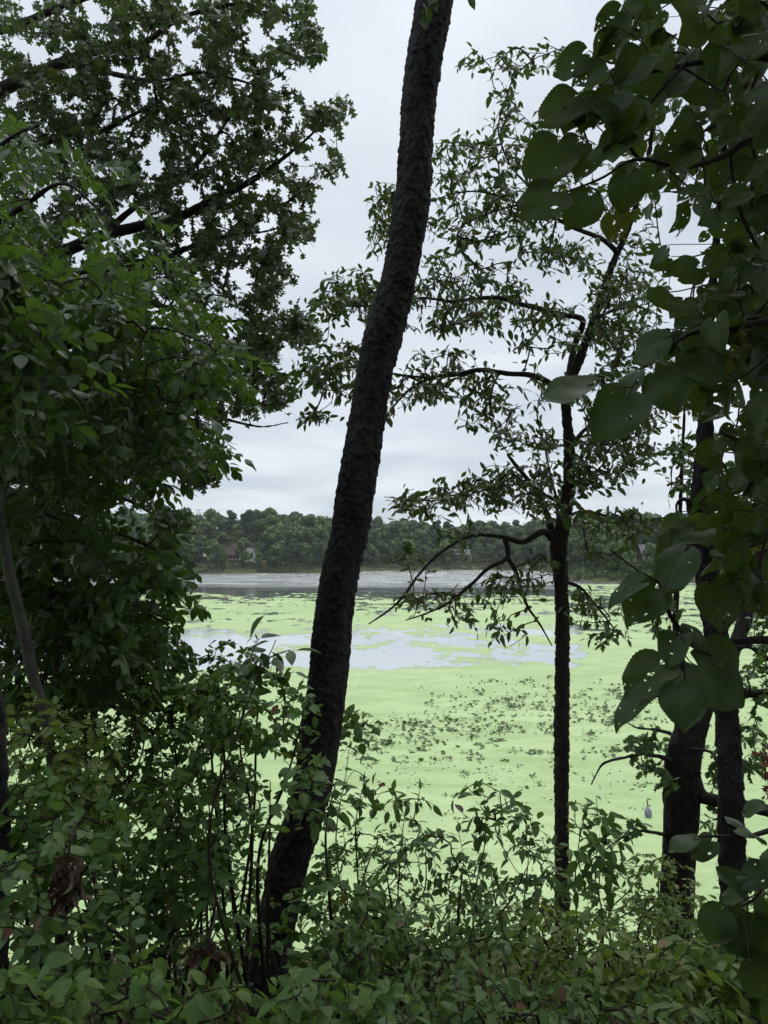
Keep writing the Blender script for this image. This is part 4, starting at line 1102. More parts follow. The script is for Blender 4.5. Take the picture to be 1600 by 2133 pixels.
for q, s_ in enumerate(sk): part_tube(t1, 'branch', s_, M['cherry_bark'], 0.1, 8, q)
L = Leaves(); spray(L, pos, tan, tips, 7, 0.19, [0], 0.55, 0.2, 1.0, 0.9, 0.4); foliage(t1, T_SIMPLE, 'simple', L, M['canopy_leaf'])

# ------------------------------------------------------------------ the slender cherry with the open crown
D2 = 9.0
def lp_(rows, d=D2): return limb_px([(r[0], r[1], r[3] if len(r) > 3 else d, r[2]) for r in rows])
trunk = lp_([(1166, 2110, 34), (1170, 2000, 30), (1172, 1900, 29), (1171, 1800, 28), (1170, 1700, 28), (1170, 1500, 30), (1172, 1300, 28), (1168, 1200, 29), (1163, 1140, 36), (1174, 1095, 27), (1181, 1050, 24), (1187, 960, 24), (1182, 880, 20), (1179, 820, 20), (1194, 780, 20), (1214, 730, 19), (1236, 670, 17), (1262, 590, 15), (1285, 530, 13), (1308, 480, 10), (1328, 420, 10, 8.9), (1350, 330, 8, 8.8), (1365, 220, 6, 8.7), (1380, 120, 4, 8.6)])
base = trunk[0, :3].copy(); base[2] = ground_at(base)
t2 = root('cherry_tree', base, 'slender young tree with thin trunk and open drooping leafy branches', 'tree')
c2 = part_tube(t2, 'trunk', trunk, M['young_bark'], 0.02, 44, 7, 'scale', 0.75)
limbs = [
    [(1150, 1125, 22), (1142, 1080, 14), (1120, 1030, 12), (1098, 998, 10), (1075, 968, 8), (1057, 946, 6)],
    [(1150, 1120, 20), (1130, 1108, 14, 8.9), (1090, 1130, 12, 8.8), (1055, 1120, 10, 8.7), (1000, 1115, 8, 8.5), (965, 1122, 7, 8.4), (935, 1138, 7, 8.3), (905, 1163, 6, 8.2), (872, 1200, 5.5, 8.1), (842, 1245, 5, 8.0), (806, 1275, 4, 7.9), (768, 1300, 2.5, 7.8)],
    [(1052, 1120, 12, 8.7), (1056, 1160, 10, 8.7), (1022, 1185, 8, 8.6), (985, 1215, 7, 8.6), (935, 1255, 6, 8.5), (890, 1278, 4, 8.4), (845, 1292, 2.5, 8.3)],
    [(1056, 1160, 10, 8.7), (1070, 1190, 9, 8.7), (1085, 1222, 8, 8.8), (1102, 1262, 6, 8.9), (1120, 1300, 4, 9.0), (1150, 1345, 2.5, 9.1)],
    [(1176, 826, 20), (1145, 800, 14, 8.9), (1105, 782, 12, 8.8), (1060, 776, 11, 8.7), (1000, 773, 10, 8.6), (950, 778, 9, 8.5), (900, 788, 7, 8.4), (860, 806, 6, 8.3), (828, 838, 4, 8.2), (805, 868, 2.5, 8.1)],
    [(900, 788, 7, 8.4), (840, 782, 5, 8.2), (780, 770, 4, 8.0), (715, 768, 3, 7.8), (650, 790, 2, 7.7)],
    [(1180, 835, 10, 9.0), (1184, 775, 13, 9.06), (1200, 715, 14, 9.2), (1214, 668, 13, 9.2), (1180, 655, 11, 9.1), (1150, 650, 11, 9.0), (1110, 641, 11, 8.9), (1075, 630, 9, 8.8), (1040, 620, 9, 8.7), (990, 624, 8, 8.6), (940, 628, 7, 8.5), (880, 622, 5, 8.4), (800, 632, 4, 8.2), (720, 640, 3, 8.0), (660, 640, 2, 7.9)],
    [(1288, 528, 13), (1262, 502, 11, 8.9), (1235, 488, 10, 8.8), (1190, 470, 9, 8.6), (1140, 445, 7, 8.5), (1090, 428, 5, 8.3), (1030, 440, 4, 8.2), (960, 470, 3, 8.1)],
    [(1140, 445, 6, 8.5), (1105, 390, 5, 8.4), (1060, 340, 4, 8.3), (1040, 270, 3.5, 8.2), (1050, 210, 3, 8.2), (1070, 160, 2.5, 8.1), (1110, 125, 2, 8.1)],
    [(1090, 428, 5, 8.3), (1020, 400, 4, 8.2), (950, 400, 3, 8.1), (860, 430, 3, 8.0), (800, 420, 2, 7.9)],
    [(1236, 668, 10, 9.0), (1280, 645, 7, 9.1), (1330, 640, 5, 9.2), (1380, 660, 3, 9.3)],
    [(1185, 940, 12, 9.0), (1215, 900, 8, 9.1), (1255, 875, 6, 9.2), (1310, 870, 4, 9.3), (1360, 900, 3, 9.4)],
    [(1175, 1080, 8, 9.0), (1215, 1066, 6, 9.0), (1270, 1074, 5, 8.9), (1330, 1085, 4, 8.8), (1370, 1110, 2.5, 8.7)],
    [(1170, 1210, 9, 9.0), (1205, 1225, 6, 9.0), (1245, 1265, 5, 8.9), (1280, 1310, 3, 8.8)],
    [(1160, 1110, 9, 9.1), (1160, 1050, 6, 9.2), (1150, 990, 5, 9.3), (1135, 930, 4, 9.4)],
    [(1150, 1040, 6, 9.0), (1100, 1010, 5, 8.8), (1020, 1020, 4, 8.6), (940, 1040, 3, 8.4), (860, 1040, 2, 8.2), (800, 1035, 1.5, 8.1)],
]
cs2 = [c2[len(c2) // 2:]]
for q, rw in enumerate(limbs):
    cs2.append(part_tube(t2, 'branch', wig(lp_(rw), 0.008, q), M['young_bark'], 0.03, 12, 30 + q, 'scale', 0.22))
blobs = [(1000, 125, 55, 28, 9), (1045, 200, 45, 55, 12), (1110, 125, 60, 35, 12), (1190, 100, 30, 22, 4), (960, 330, 80, 45, 26), (1060, 300, 110, 50, 34), (1180, 290, 90, 70, 30), (1000, 400, 110, 50, 40), (1120, 400, 110, 60, 40),
         (980, 470, 110, 45, 34), (1080, 510, 130, 45, 40), (1200, 540, 80, 40, 22), (800, 425, 30, 50, 14), (795, 500, 25, 40, 8), (740, 595, 60, 35, 22), (690, 640, 50, 22, 14), (790, 640, 70, 40, 22), (930, 560, 100, 35, 24), (1000, 600, 120, 30, 28),
         (1060, 655, 140, 35, 36), (960, 670, 90, 30, 20), (1130, 700, 80, 45, 22), (880, 650, 70, 40, 16), (700, 745, 70, 35, 22), (650, 785, 40, 25, 12), (740, 800, 80, 40, 24), (650, 870, 40, 15, 6), (770, 870, 50, 25, 12), (870, 810, 60, 40, 18), (930, 740, 70, 25, 12),
         (970, 800, 110, 40, 28), (990, 860, 45, 35, 12), (1050, 885, 55, 35, 16), (1110, 915, 60, 35, 18), (1080, 820, 80, 40, 14), (1240, 935, 60, 40, 22), (1285, 880, 60, 50, 26), (1335, 950, 45, 30, 14), (1180, 985, 60, 35, 16), (1250, 820, 60, 40, 20), (1265, 700, 50, 45, 16), (1330, 600, 60, 60, 24), (1310, 760, 60, 60, 20), (1300, 450, 70, 80, 24), (1330, 300, 80, 90, 24),
         (840, 1042, 45, 16, 10), (910, 1045, 70, 30, 24), (990, 1020, 80, 38, 30), (1080, 1035, 80, 45, 30), (1060, 980, 50, 25, 12), (1150, 1045, 50, 40, 14), (1240, 1000, 50, 25, 14), (1290, 985, 40, 18, 8), (1260, 1080, 90, 20, 18), (1330, 1105, 50, 30, 12),
         (870, 1150, 70, 35, 12), (960, 1110, 60, 35, 14), (930, 1250, 90, 25, 20), (860, 1250, 50, 20, 8), (1020, 1235, 80, 32, 18), (1090, 1210, 70, 20, 12), (1000, 1290, 70, 20, 10), (1050, 1325, 60, 24, 12), (1230, 1275, 70, 26, 18), (1265, 1325, 45, 20, 10), (1200, 1245, 35, 18, 6), (1110, 1165, 55, 26, 10), (1250, 1140, 70, 35, 14)]
sk = nodes_of(cs2, 3)
at = blob_points([(b_[0], b_[1], b_[2], b_[3], int(b_[4] * ((1.35 if b_[0] > 900 and b_[1] < 560 else 1.6) if b_[1] < 1110 else 1.05) * (1.45 if (b_[0] < 820 or b_[0] > 1225) and b_[1] < 1100 else 1.0))) for b_ in blobs + [(1330, 690, 60, 50, 16), (1290, 600, 50, 40, 12), (1370, 840, 50, 60, 16), (1240, 620, 40, 40, 8), (1375, 160, 40, 60, 12)]], 8.6, 1.1)
pos, par, tan, tips = grow(sk, at, 0.09, 0.05)
twigs(t2, pos, par, len(sk), tips, 0.0034, 0.014, M['twig'], 0.36)
L = Leaves(); spray(L, pos, tan, tips, 4.6, 0.108, [0, 1, 2, 3], 0.28, 0.40, 0.85, 0.75, 0.5)
foliage(t2, T_CHERRY, 'cherry', L, M['cherry_leaf'], 300)

# ------------------------------------------------------------------ the big oak on the far left
D3 = 11.0
tr = limb_px([(-190, 2080, D3 + 1.0, 130), (-200, 1700, D3 + 1, 110), (-190, 1300, D3 + 1, 100), (-170, 900, D3 + 1, 95), (-150, 500, D3 + 1, 80), (-140, 100, D3 + 1, 60), (-120, -300, D3 + 1, 35)])
base = tr[0, :3].copy(); base[2] = ground_at(base)
t3 = root('oak_tree', base, 'big oak crown of small lobed leaves against the sky, trunk out of view', 'tree')
c3 = part_tube(t3, 'trunk', tr, M['oak_bark'], 0.05, 28, 11, 'ridge', 1.0)
o_l = [[(-150, 260, 40), (0, 190, 32), (80, 150, 26), (150, 120, 22), (230, 102, 17), (300, 82, 14), (370, 45, 11), (440, 18, 9), (540, 10, 6), (620, 40, 3)],
       [(80, 150, 16), (160, 137, 14), (250, 155, 12), (330, 165, 10), (420, 152, 7), (520, 170, 5), (600, 200, 3)],
       [(-150, 400, 30), (0, 320, 20), (130, 290, 15), (210, 270, 12), (280, 240, 8), (330, 230, 6), (400, 260, 3)],
       [(-160, 640, 44), (60, 560, 32), (200, 500, 28), (300, 470, 24), (370, 455, 22), (430, 420, 18), (520, 375, 15), (600, 330, 9), (650, 280, 5), (690, 230, 3)],
       [(200, 500, 18), (290, 430, 14), (350, 388, 13), (410, 345, 12), (440, 290, 10), (480, 245, 7), (520, 205, 4), (590, 150, 3)],
       [(-160, 760, 40), (100, 640, 24), (240, 570, 20), (350, 535, 15), (410, 512, 11), (480, 492, 8), (560, 480, 5), (620, 460, 3)],
       [(240, 570, 16), (300, 630, 14), (380, 650, 11), (440, 660, 9), (520, 670, 6), (600, 690, 4), (650, 700, 2.5)],
       [(-170, 980, 36), (100, 900, 20), (250, 840, 15), (340, 810, 12), (430, 790, 9), (520, 780, 6), (590, 820, 3)],
       [(250, 840, 13), (350, 850, 11), (430, 862, 9), (500, 880, 6), (550, 888, 4), (600, 880, 2.5)],
       [(-180, 1180, 30), (0, 1080, 20), (150, 1030, 14), (240, 1040, 10), (300, 1062, 7), (335, 1090, 6), (345, 1120, 4), (340, 1145, 2.5)],
       [(335, 1090, 5), (365, 1100, 4), (385, 1110, 3), (410, 1112, 2)],
       [(-170, 1080, 26), (60, 980, 18), (200, 950, 12), (300, 960, 9), (380, 970, 6), (440, 985, 3)],
       [(-130, 60, 30), (20, 60, 22), (140, 10, 14), (260, -20, 10), (420, -30, 7), (560, -10, 4)]]
cs3 = [c3[len(c3) // 2:]]
for q, rw in enumerate(o_l):
    r_ = limb_px([(x, y, D3 + 0.8 - 2.0 * k / len(rw), w * 0.92) for k, (x, y, w) in enumerate(rw)])
    cs3.append(part_tube(t3, 'branch', wig(r_, 0.02, q + 50), M['oak_bark'], 0.05, 10, 60 + q, 'ridge', 0.5))
OAK = [(0, -40), (640, -40), (655, 40), (668, 105), (628, 165), (660, 190), (715, 195), (742, 235), (725, 250), (690, 300), (722, 355), (690, 360), (640, 370), (662, 410), (655, 470), (640, 530), (610, 560), (600, 610), (640, 650), (668, 700), (655, 725), (610, 720), (600, 745), (615, 800), (605, 845), (560, 850), (545, 870), (480, 865), (505, 900), (470, 940), (440, 965), (455, 995), (430, 1020), (385, 1020), (370, 985), (330, 990), (300, 1050), (200, 1080), (0, 1100)]
at = np.concatenate([poly_points(OAK, 4500, (9.3, 12.4), 0.34, 30, 5), poly_points([(-330, -60), (0, -60), (0, 1150), (-330, 1150)], 420, (9.6, 13.0), 0.3, 60, 6), blob_points([(350, 1085, 38, 26, 26, 9.4), (700, 225, 30, 25, 14, 9.6), (700, 345, 20, 14, 8, 9.6), (640, 690, 28, 24, 14, 9.6), (440, 975, 30, 22, 16, 9.6), (570, 820, 40, 30, 18, 9.6), (655, 95, 16, 35, 12, 9.8), (400, 1000, 30, 18, 12, 9.6)], 9.6, 0.4)])
sk = nodes_of(cs3, 3)
pos, par, tan, tips = grow(sk, at, 0.16, 0.04)
twigs(t3, pos, par, len(sk), tips, 0.003, 0.022, M['twig'])
L = Leaves(); spray(L, pos, tan, tips, 4.4, 0.145, [0, 1, 2], 0.26, 0.25, 1.0, 0.55, 0.6)
foliage(t3, T_OAK, 'oak', L, M['oak_leaf'], 200)

# ------------------------------------------------------------------ hickory with hanging compound leaves in front of the oak
D4 = 5.6
tr = limb_px([(-120, 2150, D4 + 0.6, 75), (-115, 1700, D4 + 0.5, 68), (-110, 1300, D4 + 0.5, 62), (-100, 900, D4 + 0.4, 55), (-90, 500, D4 + 0.4, 45), (-80, 150, D4 + 0.3, 30)])
base = tr[0, :3].copy(); base[2] = ground_at(base)
t4 = root('hickory_tree', base, 'dense dark green tree with long leaflets filling the side below the oak', 'tree')
c4 = part_tube(t4, 'trunk', tr, M['oak_bark'], 0.04, 24, 15, 'ridge', 0.8)
h_l = [[(-95, 520, 24), (40, 430, 16), (140, 400, 10), (210, 440, 6)], [(-95, 700, 26), (60, 600, 18), (200, 560, 12), (300, 580, 7), (350, 620, 4)], [(-100, 860, 28), (60, 760, 20), (220, 690, 14), (350, 690, 9), (440, 720, 5)],
       [(-100, 1020, 28), (80, 900, 18), (230, 850, 12), (340, 850, 8), (430, 880, 4)], [(-105, 1150, 26), (60, 1080, 18), (200, 1100, 12), (300, 1130, 8), (370, 1180, 4)], [(-110, 1320, 22), (40, 1240, 15), (180, 1240, 10), (290, 1260, 6), (370, 1300, 4)], [(-90, 400, 20), (20, 300, 12), (80, 260, 8)],
       [(200, 560, 9), (250, 700, 7), (290, 860, 6), (320, 980, 4)], [(60, 1080, 12), (130, 1180, 9), (200, 1300, 6), (260, 1380, 4)]]
cs4 = [c4]
for q, rw in enumerate(h_l):
    r_ = limb_px([(x, y, D4 + 0.3 - 0.9 * k / len(rw) + 0.5 * math.sin(q * 2.1), w * 0.8) for k, (x, y, w) in enumerate(rw)])
    cs4.append(part_tube(t4, 'branch', wig(r_, 0.02, q + 80), M['oak_bark'], 0.04, 8, 90 + q, 'ridge', 0.3))
HICK = [(-60, 400), (30, 420), (70, 500), (140, 490), (180, 570), (250, 540), (300, 590), (330, 640), (380, 640), (440, 670), (485, 740), (440, 800), (420, 840), (440, 940), (370, 930), (320, 970), (300, 1040), (290, 1090), (350, 1110), (388, 1150), (375, 1210), (368, 1260), (390, 1330), (330, 1400), (200, 1440), (-60, 1460)]
at = np.concatenate([poly_points([(-320, 380), (-60, 380), (-60, 1480), (-320, 1480)], 130, (4.6, 6.8), 0.3, 60, 17), poly_points(HICK, 1060, (4.5, 7.4), 0.58, 32, 15), poly_points([(-60, 250), (120, 280), (260, 400), (400, 560), (500, 720), (440, 980), (320, 1050), (-60, 700)], 150, (5.0, 7.6), 0.55, 40, 16)])
sk = nodes_of(cs4, 3)
pos, par, tan, tips = grow(sk, at, 0.11, 0.03)
twigs(t4, pos, par, len(sk), tips, 0.0025, 0.014, M['twig'])
L = Leaves(); spray(L, pos, tan, tips, 2.1, 0.088, [0, 1, 2], 0.2, 0.5, 1.0, 0.6, 0.6, compound=6)
foliage(t4, T_HICK, 'hickory', L, M['hickory_leaf'], 220)

# thin grey leaning trunk and the dark trunk at the edge
rows = limb_px([(120, 2140, 4.1, 22.1), (125, 1950, 4.1, 21.2), (118, 1750, 4.1, 20.4), (108, 1600, 4.1, 20.4), (95, 1500, 4.1, 21.2), (72, 1420, 4.1, 22.9), (50, 1320, 4.1, 24.6), (26, 1220, 4.1, 23.8), (8, 1130, 4.1, 22.1), (-14, 1020, 4.1, 18.7), (-40, 860, 4.1, 15.3), (-60, 700, 4.1, 11.9), (-75, 500, 4.0, 8)])
base = rows[0, :3].copy(); base[2] = ground_at(base)
t5 = root('grey_sapling', base, 'thin pale grey leaning trunk with mossy patches among dark leaves', 'tree')
c5 = part_tube(t5, 'trunk', rows, M['grey_bark'], 0.02, 24, 19, 'ridge', 0.3)
ls = [[(-14, 1020, 12), (-5, 960, 9), (20, 900, 7), (45, 860, 5), (72, 832, 3)], [(0, 1080, 10), (10, 1030, 8), (30, 985, 6), (60, 955, 4)]]
cs5 = [part_tube(t5, 'branch', limb_px([(x, y, 4.05, w) for x, y, w in rw]), M['grey_bark'], 0.03, 8, 23, 'ridge', 0.2) for rw in ls]
at = blob_points([(-20, 560, 60, 120, 22, 4.1), (20, 700, 60, 80, 22, 4.1), (60, 840, 50, 50, 10, 4.0)], 4.1, 0.4)
sk = nodes_of(cs5 + [c5[len(c5) // 2:]], 3); pos, par, tan, tips = grow(sk, at, 0.1)
twigs(t5, pos, par, len(sk), tips, 0.002, 0.01, M['twig'])
L = Leaves(); spray(L, pos, tan, tips, 2, 0.11, [0, 1, 2], 0.2, 0.6, 1.0, 0.6, 0.6, compound=6); foliage(t5, T_HICK, 'hickory', L, M['hickory_leaf'], 40)
rows = limb_px([(-4, 2140, 3.2, 40), (-2, 1950, 3.2, 38), (2, 1750, 3.2, 34), (-2, 1600, 3.2, 32), (-12, 1450, 3.2, 30), (-30, 1250, 3.2, 28), (-60, 900, 3.2, 24), (-90, 500, 3.2, 18), (-100, 0, 3.2, 14), (-110, -900, 2.8, 10)])
base = rows[0, :3].copy(); base[2] = ground_at(base)
t6 = root('dark_sapling', base, 'near black narrow trunk cut by the picture edge above the bushes', 'tree')
c6 = part_tube(t6, 'trunk', rows, M['cherry_bark'], 0.02, 30, 29, 'scale', 0.5)
at = np.array([-2.6, 2.2, 18.2]) + rng.normal(0, 1, (220, 3)) * np.array([1.2, 1.0, 0.9]); sk = nodes_of([c6[-40:]], 2); pos, par, tan, tips = grow(sk, at, 0.25)
twigs(t6, pos, par, len(sk), tips, 0.004, 0.02, M['twig']); L = Leaves(); spray(L, pos, tan, tips, 12, 0.14, [0], 0.4); foliage(t6, T_SIMPLE, 'simple', L, M['canopy_leaf'])

# ------------------------------------------------------------------ right: gnarled oak trunk and the straighter trunk beside it
D7 = 8.6
tr = limb_px([(1405, 2080, D7, 78), (1404, 1990, D7, 71), (1408, 1900, D7, 69), (1413, 1800, D7, 66), (1418, 1700, D7, 70), (1418, 1640, D7, 72), (1424, 1580, D7, 70), (1438, 1530, D7, 62), (1456, 1490, D7, 48), (1474, 1450, D7 + 0.1, 38), (1496, 1410, D7 + 0.3, 32), (1530, 1350, D7 + 0.6, 28), (1570, 1230, D7 + 0.8, 30), (1610, 1050, D7 + 0.9, 26), (1640, 800, D7 + 0.9, 20), (1660, 450, D7 + 0.9, 14)])
base = tr[0, :3].copy(); base[2] = ground_at(base)
t7 = root('oak_tree', base, 'thick gnarled oak trunk with ridged bark forking above the duckweed', 'tree')
c7 = part_tube(t7, 'trunk', tr, M['oak_bark'], 0.02, 72, 31, 'ridge', 1.1)
r_l = [[(1428, 1560, D7, 50), (1432, 1480, D7, 44), (1428, 1420, D7, 38), (1415, 1360, D7, 18), (1405, 1290, D7, 13), (1412, 1200, D7, 11), (1418, 1100, D7, 9), (1420, 1000, D7, 8), (1420, 900, D7, 6), (1430, 760, D7, 4)],
       [(1436, 1625, D7, 50), (1462, 1655, D7 - 0.1, 30), (1500, 1668, D7 - 0.2, 24), (1550, 1676, D7 - 0.3, 22), (1600, 1694, D7 - 0.4, 20), (1680, 1720, D7 - 0.6, 16)],
       [(1400, 1590, D7, 20), (1385, 1575, D7 - 0.2, 10), (1345, 1568, D7 - 0.4, 7), (1300, 1578, D7 - 0.5, 6), (1262, 1592, D7 - 0.6, 5), (1240, 1612, D7 - 0.6, 3), (1232, 1635, D7 - 0.6, 2)],
       [(1396, 1528, D7 - 0.2, 9), (1365, 1520, D7 - 0.4, 6), (1335, 1512, D7 - 0.5, 4), (1308, 1506, D7 - 0.5, 2.5)],
       [(1398, 1742, D7, 14), (1370, 1734, D7 - 0.2, 7), (1335, 1730, D7 - 0.4, 6), (1300, 1742, D7 - 0.5, 4), (1262, 1770, D7 - 0.6, 3)],
       [(1440, 1560, D7 - 0.3, 8), (1480, 1565, D7 - 0.5, 6), (1500, 1590, D7 - 0.6, 6), (1520, 1640, D7 - 0.7, 5), (1530, 1700, D7 - 0.7, 3)],
       [(1495, 1440, D7 + 0.2, 26), (1530, 1440, D7, 22), (1570, 1445, D7 - 0.1, 20), (1630, 1440, D7 - 0.2, 18)],
       [(1505, 1560, D7 - 0.4, 10), (1520, 1620, D7 - 0.4, 12), (1530, 1680, D7 - 0.4, 9), (1535, 1730, D7 - 0.4, 5), (1530, 1770, D7 - 0.4, 3)],
       [(1398, 1900, D7, 10), (1370, 1880, D7 - 0.3, 6), (1340, 1878, D7 - 0.4, 4), (1312, 1885, D7 - 0.5, 2)],
       [(1530, 1350, D7 + 0.4, 16), (1560, 1345, D7 + 0.1, 12), (1590, 1365, D7, 10), (1640, 1400, D7 - 0.2, 8)]]
cs7 = []
for q, rw in enumerate(r_l): cs7.append(part_tube(t7, 'branch', wig(limb_px(rw), 0.012, q + 20), M['oak_bark'], 0.03, 14, 120 + q, 'ridge', 0.5))
at = blob_points([(1345, 1545, 45, 22, 22), (1360, 1595, 35, 16, 10), (1388, 1632, 14, 18, 10, 8.3), (1320, 1725, 32, 18, 10), (1560, 1560, 35, 60, 36), (1500, 1600, 25, 40, 12), (1490, 1700, 30, 40, 10), (1580, 1420, 30, 60, 24), (1590, 1290, 25, 60, 22), (1370, 1260, 45, 35, 16), (1380, 1300, 30, 30, 8), (1400, 960, 40, 40, 12), (1440, 920, 50, 50, 14), (1420, 1010, 40, 25, 12), (1520, 950, 50, 60, 14), (1560, 850, 50, 60, 14), (1510, 1050, 50, 40, 14), (1350, 1880, 40, 20, 8), (1390, 1080, 40, 25, 10), (1570, 640, 40, 80, 18), (1428, 800, 30, 70, 10)], 8.3, 0.5)
sk = nodes_of(cs7 + [c7[len(c7) // 2:]], 3); pos, par, tan, tips = grow(sk, at, 0.08, 0.02)
twigs(t7, pos, par, len(sk), tips, 0.0025, 0.012, M['twig'])
L = Leaves(); spray(L, pos, tan, tips, 4.5, 0.105, [0, 1], 0.16, 0.25, 1.0, 0.6, 0.6); foliage(t7, T_WOAK, 'woak', L, M['hickory_leaf'], 120)

D8 = 4.3
tr = limb_px([(1555, 2190, D8, 88), (1545, 2100, D8, 70), (1538, 1980, D8, 56), (1530, 1880, D8, 52), (1524, 1750, D8, 50), (1520, 1600, D8, 48), (1514, 1480, D8, 46), (1500, 1380, D8, 47), (1482, 1260, D8, 48), (1466, 1150, D8, 48), (1459, 1090, D8, 54), (1460, 1040, D8, 42), (1466, 960, D8, 36), (1470, 880, D8, 30), (1472, 780, D8, 22), (1480, 650, D8, 17), (1495, 480, D8, 14), (1510, 250, D8, 11), (1520, -50, D8, 9), (1530, -300, D8, 6)])
base = tr[0, :3].copy(); base[2] = ground_at(base)
t8 = root('understory_tree', base, 'narrow dark trunk standing in front of the gnarled oak beside big leaves', 'tree')
c8 = part_tube(t8, 'trunk', tr, M['cherry_bark'], 0.016, 56, 37, 'scale', 0.5)
r8 = [[(1462, 1040, D8, 20), (1478, 1020, D8, 16), (1500, 1000, D8, 14), (1520, 990, D8, 10), (1560, 985, D8, 6)], [(1530, 1700, D8, 16), (1560, 1690, D8 - 0.1, 10), (1600, 1680, D8 - 0.2, 8)], [(1440, 1080, D8, 12), (1430, 1040, D8, 9), (1418, 1050, D8, 6), (1412, 1075, D8, 3)]]
cs8 = [part_tube(t8, 'branch', wig(limb_px(rw), 0.006, q), M['cherry_bark'], 0.02, 12, 150 + q, 'scale', 0.3) for q, rw in enumerate(r8)]
b_ = limb_px([(1405, 960, D8, 3), (1398, 985, D8, 3.5), (1400, 1010, D8, 3), (1392, 1035, D8, 2.5), (1396, 1060, D8, 1.5)]); part_tube(t8, 'twig', b_, M['twig'], 0.02, 6, 3)
at = np.array([1.9, 4.0, 18.6]) + rng.normal(0, 1, (260, 3)) * np.array([1.3, 1.2, 0.8]); sk = nodes_of([c8[-40:]], 2); pos, par, tan, tips = grow(sk, at, 0.25)
twigs(t8, pos, par, len(sk), tips, 0.004, 0.02, M['twig']); L = Leaves(); spray(L, pos, tan, tips, 12, 0.15, [0], 0.4); foliage(t8, T_SIMPLE, 'simple', L, M['canopy_leaf'])

# ------------------------------------------------------------------ linden with big leaves hanging close to the camera
D9 = 1.75
tr = limb_px([(1990, 2700, 1.9, 230), (1980, 2100, 1.9, 210), (1960, 1500, 1.9, 190), (1930, 900, 1.9, 170), (1900, 300, 1.9, 150), (1880, -200, 1.9, 130), (1860, -900, 1.8, 110), (1800, -2000, 1.7, 80)])
base = tr[0, :3].copy(); base[2] = ground_at(base) - 0.05
tr = np.concatenate([[[base[0], base[1], base[2] - 0.2, tr[0, 3] * 1.1]], tr])
t9 = root('linden_tree', base, 'linden with big heart-shaped insect-eaten leaves hanging close over the lake view', 'tree')
c9 = part_tube(t9, 'trunk', tr, M['oak_bark'], 0.04, 40, 41, 'ridge', 0.6)
b9 = [[(1900, 200, 1.85, 34), (1720, 150, 1.8, 22), (1560, 120, 1.75, 16), (1430, 130, 1.7, 11), (1320, 160, 1.7, 8), (1260, 190, 1.7, 5)],
      [(1880, 420, 1.9, 34), (1740, 380, 1.8, 24), (1600, 290, 1.75, 18), (1500, 330, 1.7, 13), (1420, 350, 1.65, 10), (1330, 330, 1.6, 8), (1250, 370, 1.6, 6), (1180, 400, 1.6, 4)],
      [(1330, 330, 1.65, 8), (1290, 290, 1.65, 7), (1250, 320, 1.65, 6), (1205, 240, 1.7, 4)],
      [(1430, 130, 1.7, 9), (1370, 190, 1.68, 7), (1300, 270, 1.66, 6), (1240, 240, 1.66, 4)],
      [(1920, 760, 1.8, 34), (1760, 700, 1.7, 24), (1620, 670, 1.6, 18), (1520, 680, 1.55, 13), (1440, 700, 1.5, 10), (1380, 730, 1.5, 7), (1340, 765, 1.5, 5)],
      [(1930, 1000, 1.8, 30), (1760, 980, 1.7, 20), (1640, 960, 1.6, 16), (1560, 930, 1.55, 10), (1500, 900, 1.5, 6)],
      [(1950, 1360, 1.8, 36), (1740, 1350, 1.7, 24), (1620, 1340, 1.65, 18), (1500, 1340, 1.6, 14), (1440, 1330, 1.6, 11), (1400, 1280, 1.6, 9), (1370, 1225, 1.55, 7), (1330, 1185, 1.55, 5), (1270, 1145, 1.55, 4)],
      [(1500, 1330, 1.6, 9), (1550, 1250, 1.6, 7), (1580, 1180, 1.65, 6), (1600, 1100, 1.7, 5)],
      [(1440, 1330, 1.6, 8), (1425, 1370, 1.55, 6), (1410, 1410, 1.5, 4)],
      [(1970, 1820, 1.9, 32), (1760, 1780, 1.8, 20), (1640, 1730, 1.75, 14), (1560, 1740, 1.7, 9), (1500, 1745, 1.65, 6), (1455, 1742, 1.65, 4)],
      [(1640, 1730, 1.75, 10), (1600, 1830, 1.7, 8), (1560, 1880, 1.7, 6), (1510, 1890, 1.65, 4)]]
cs9 = [part_tube(t9, 'branch', wig(limb_px(rw), 0.004, q), M['twig'], 0.015, 10, 160 + q, 'ridge', 0.1) for q, rw in enumerate(b9)]
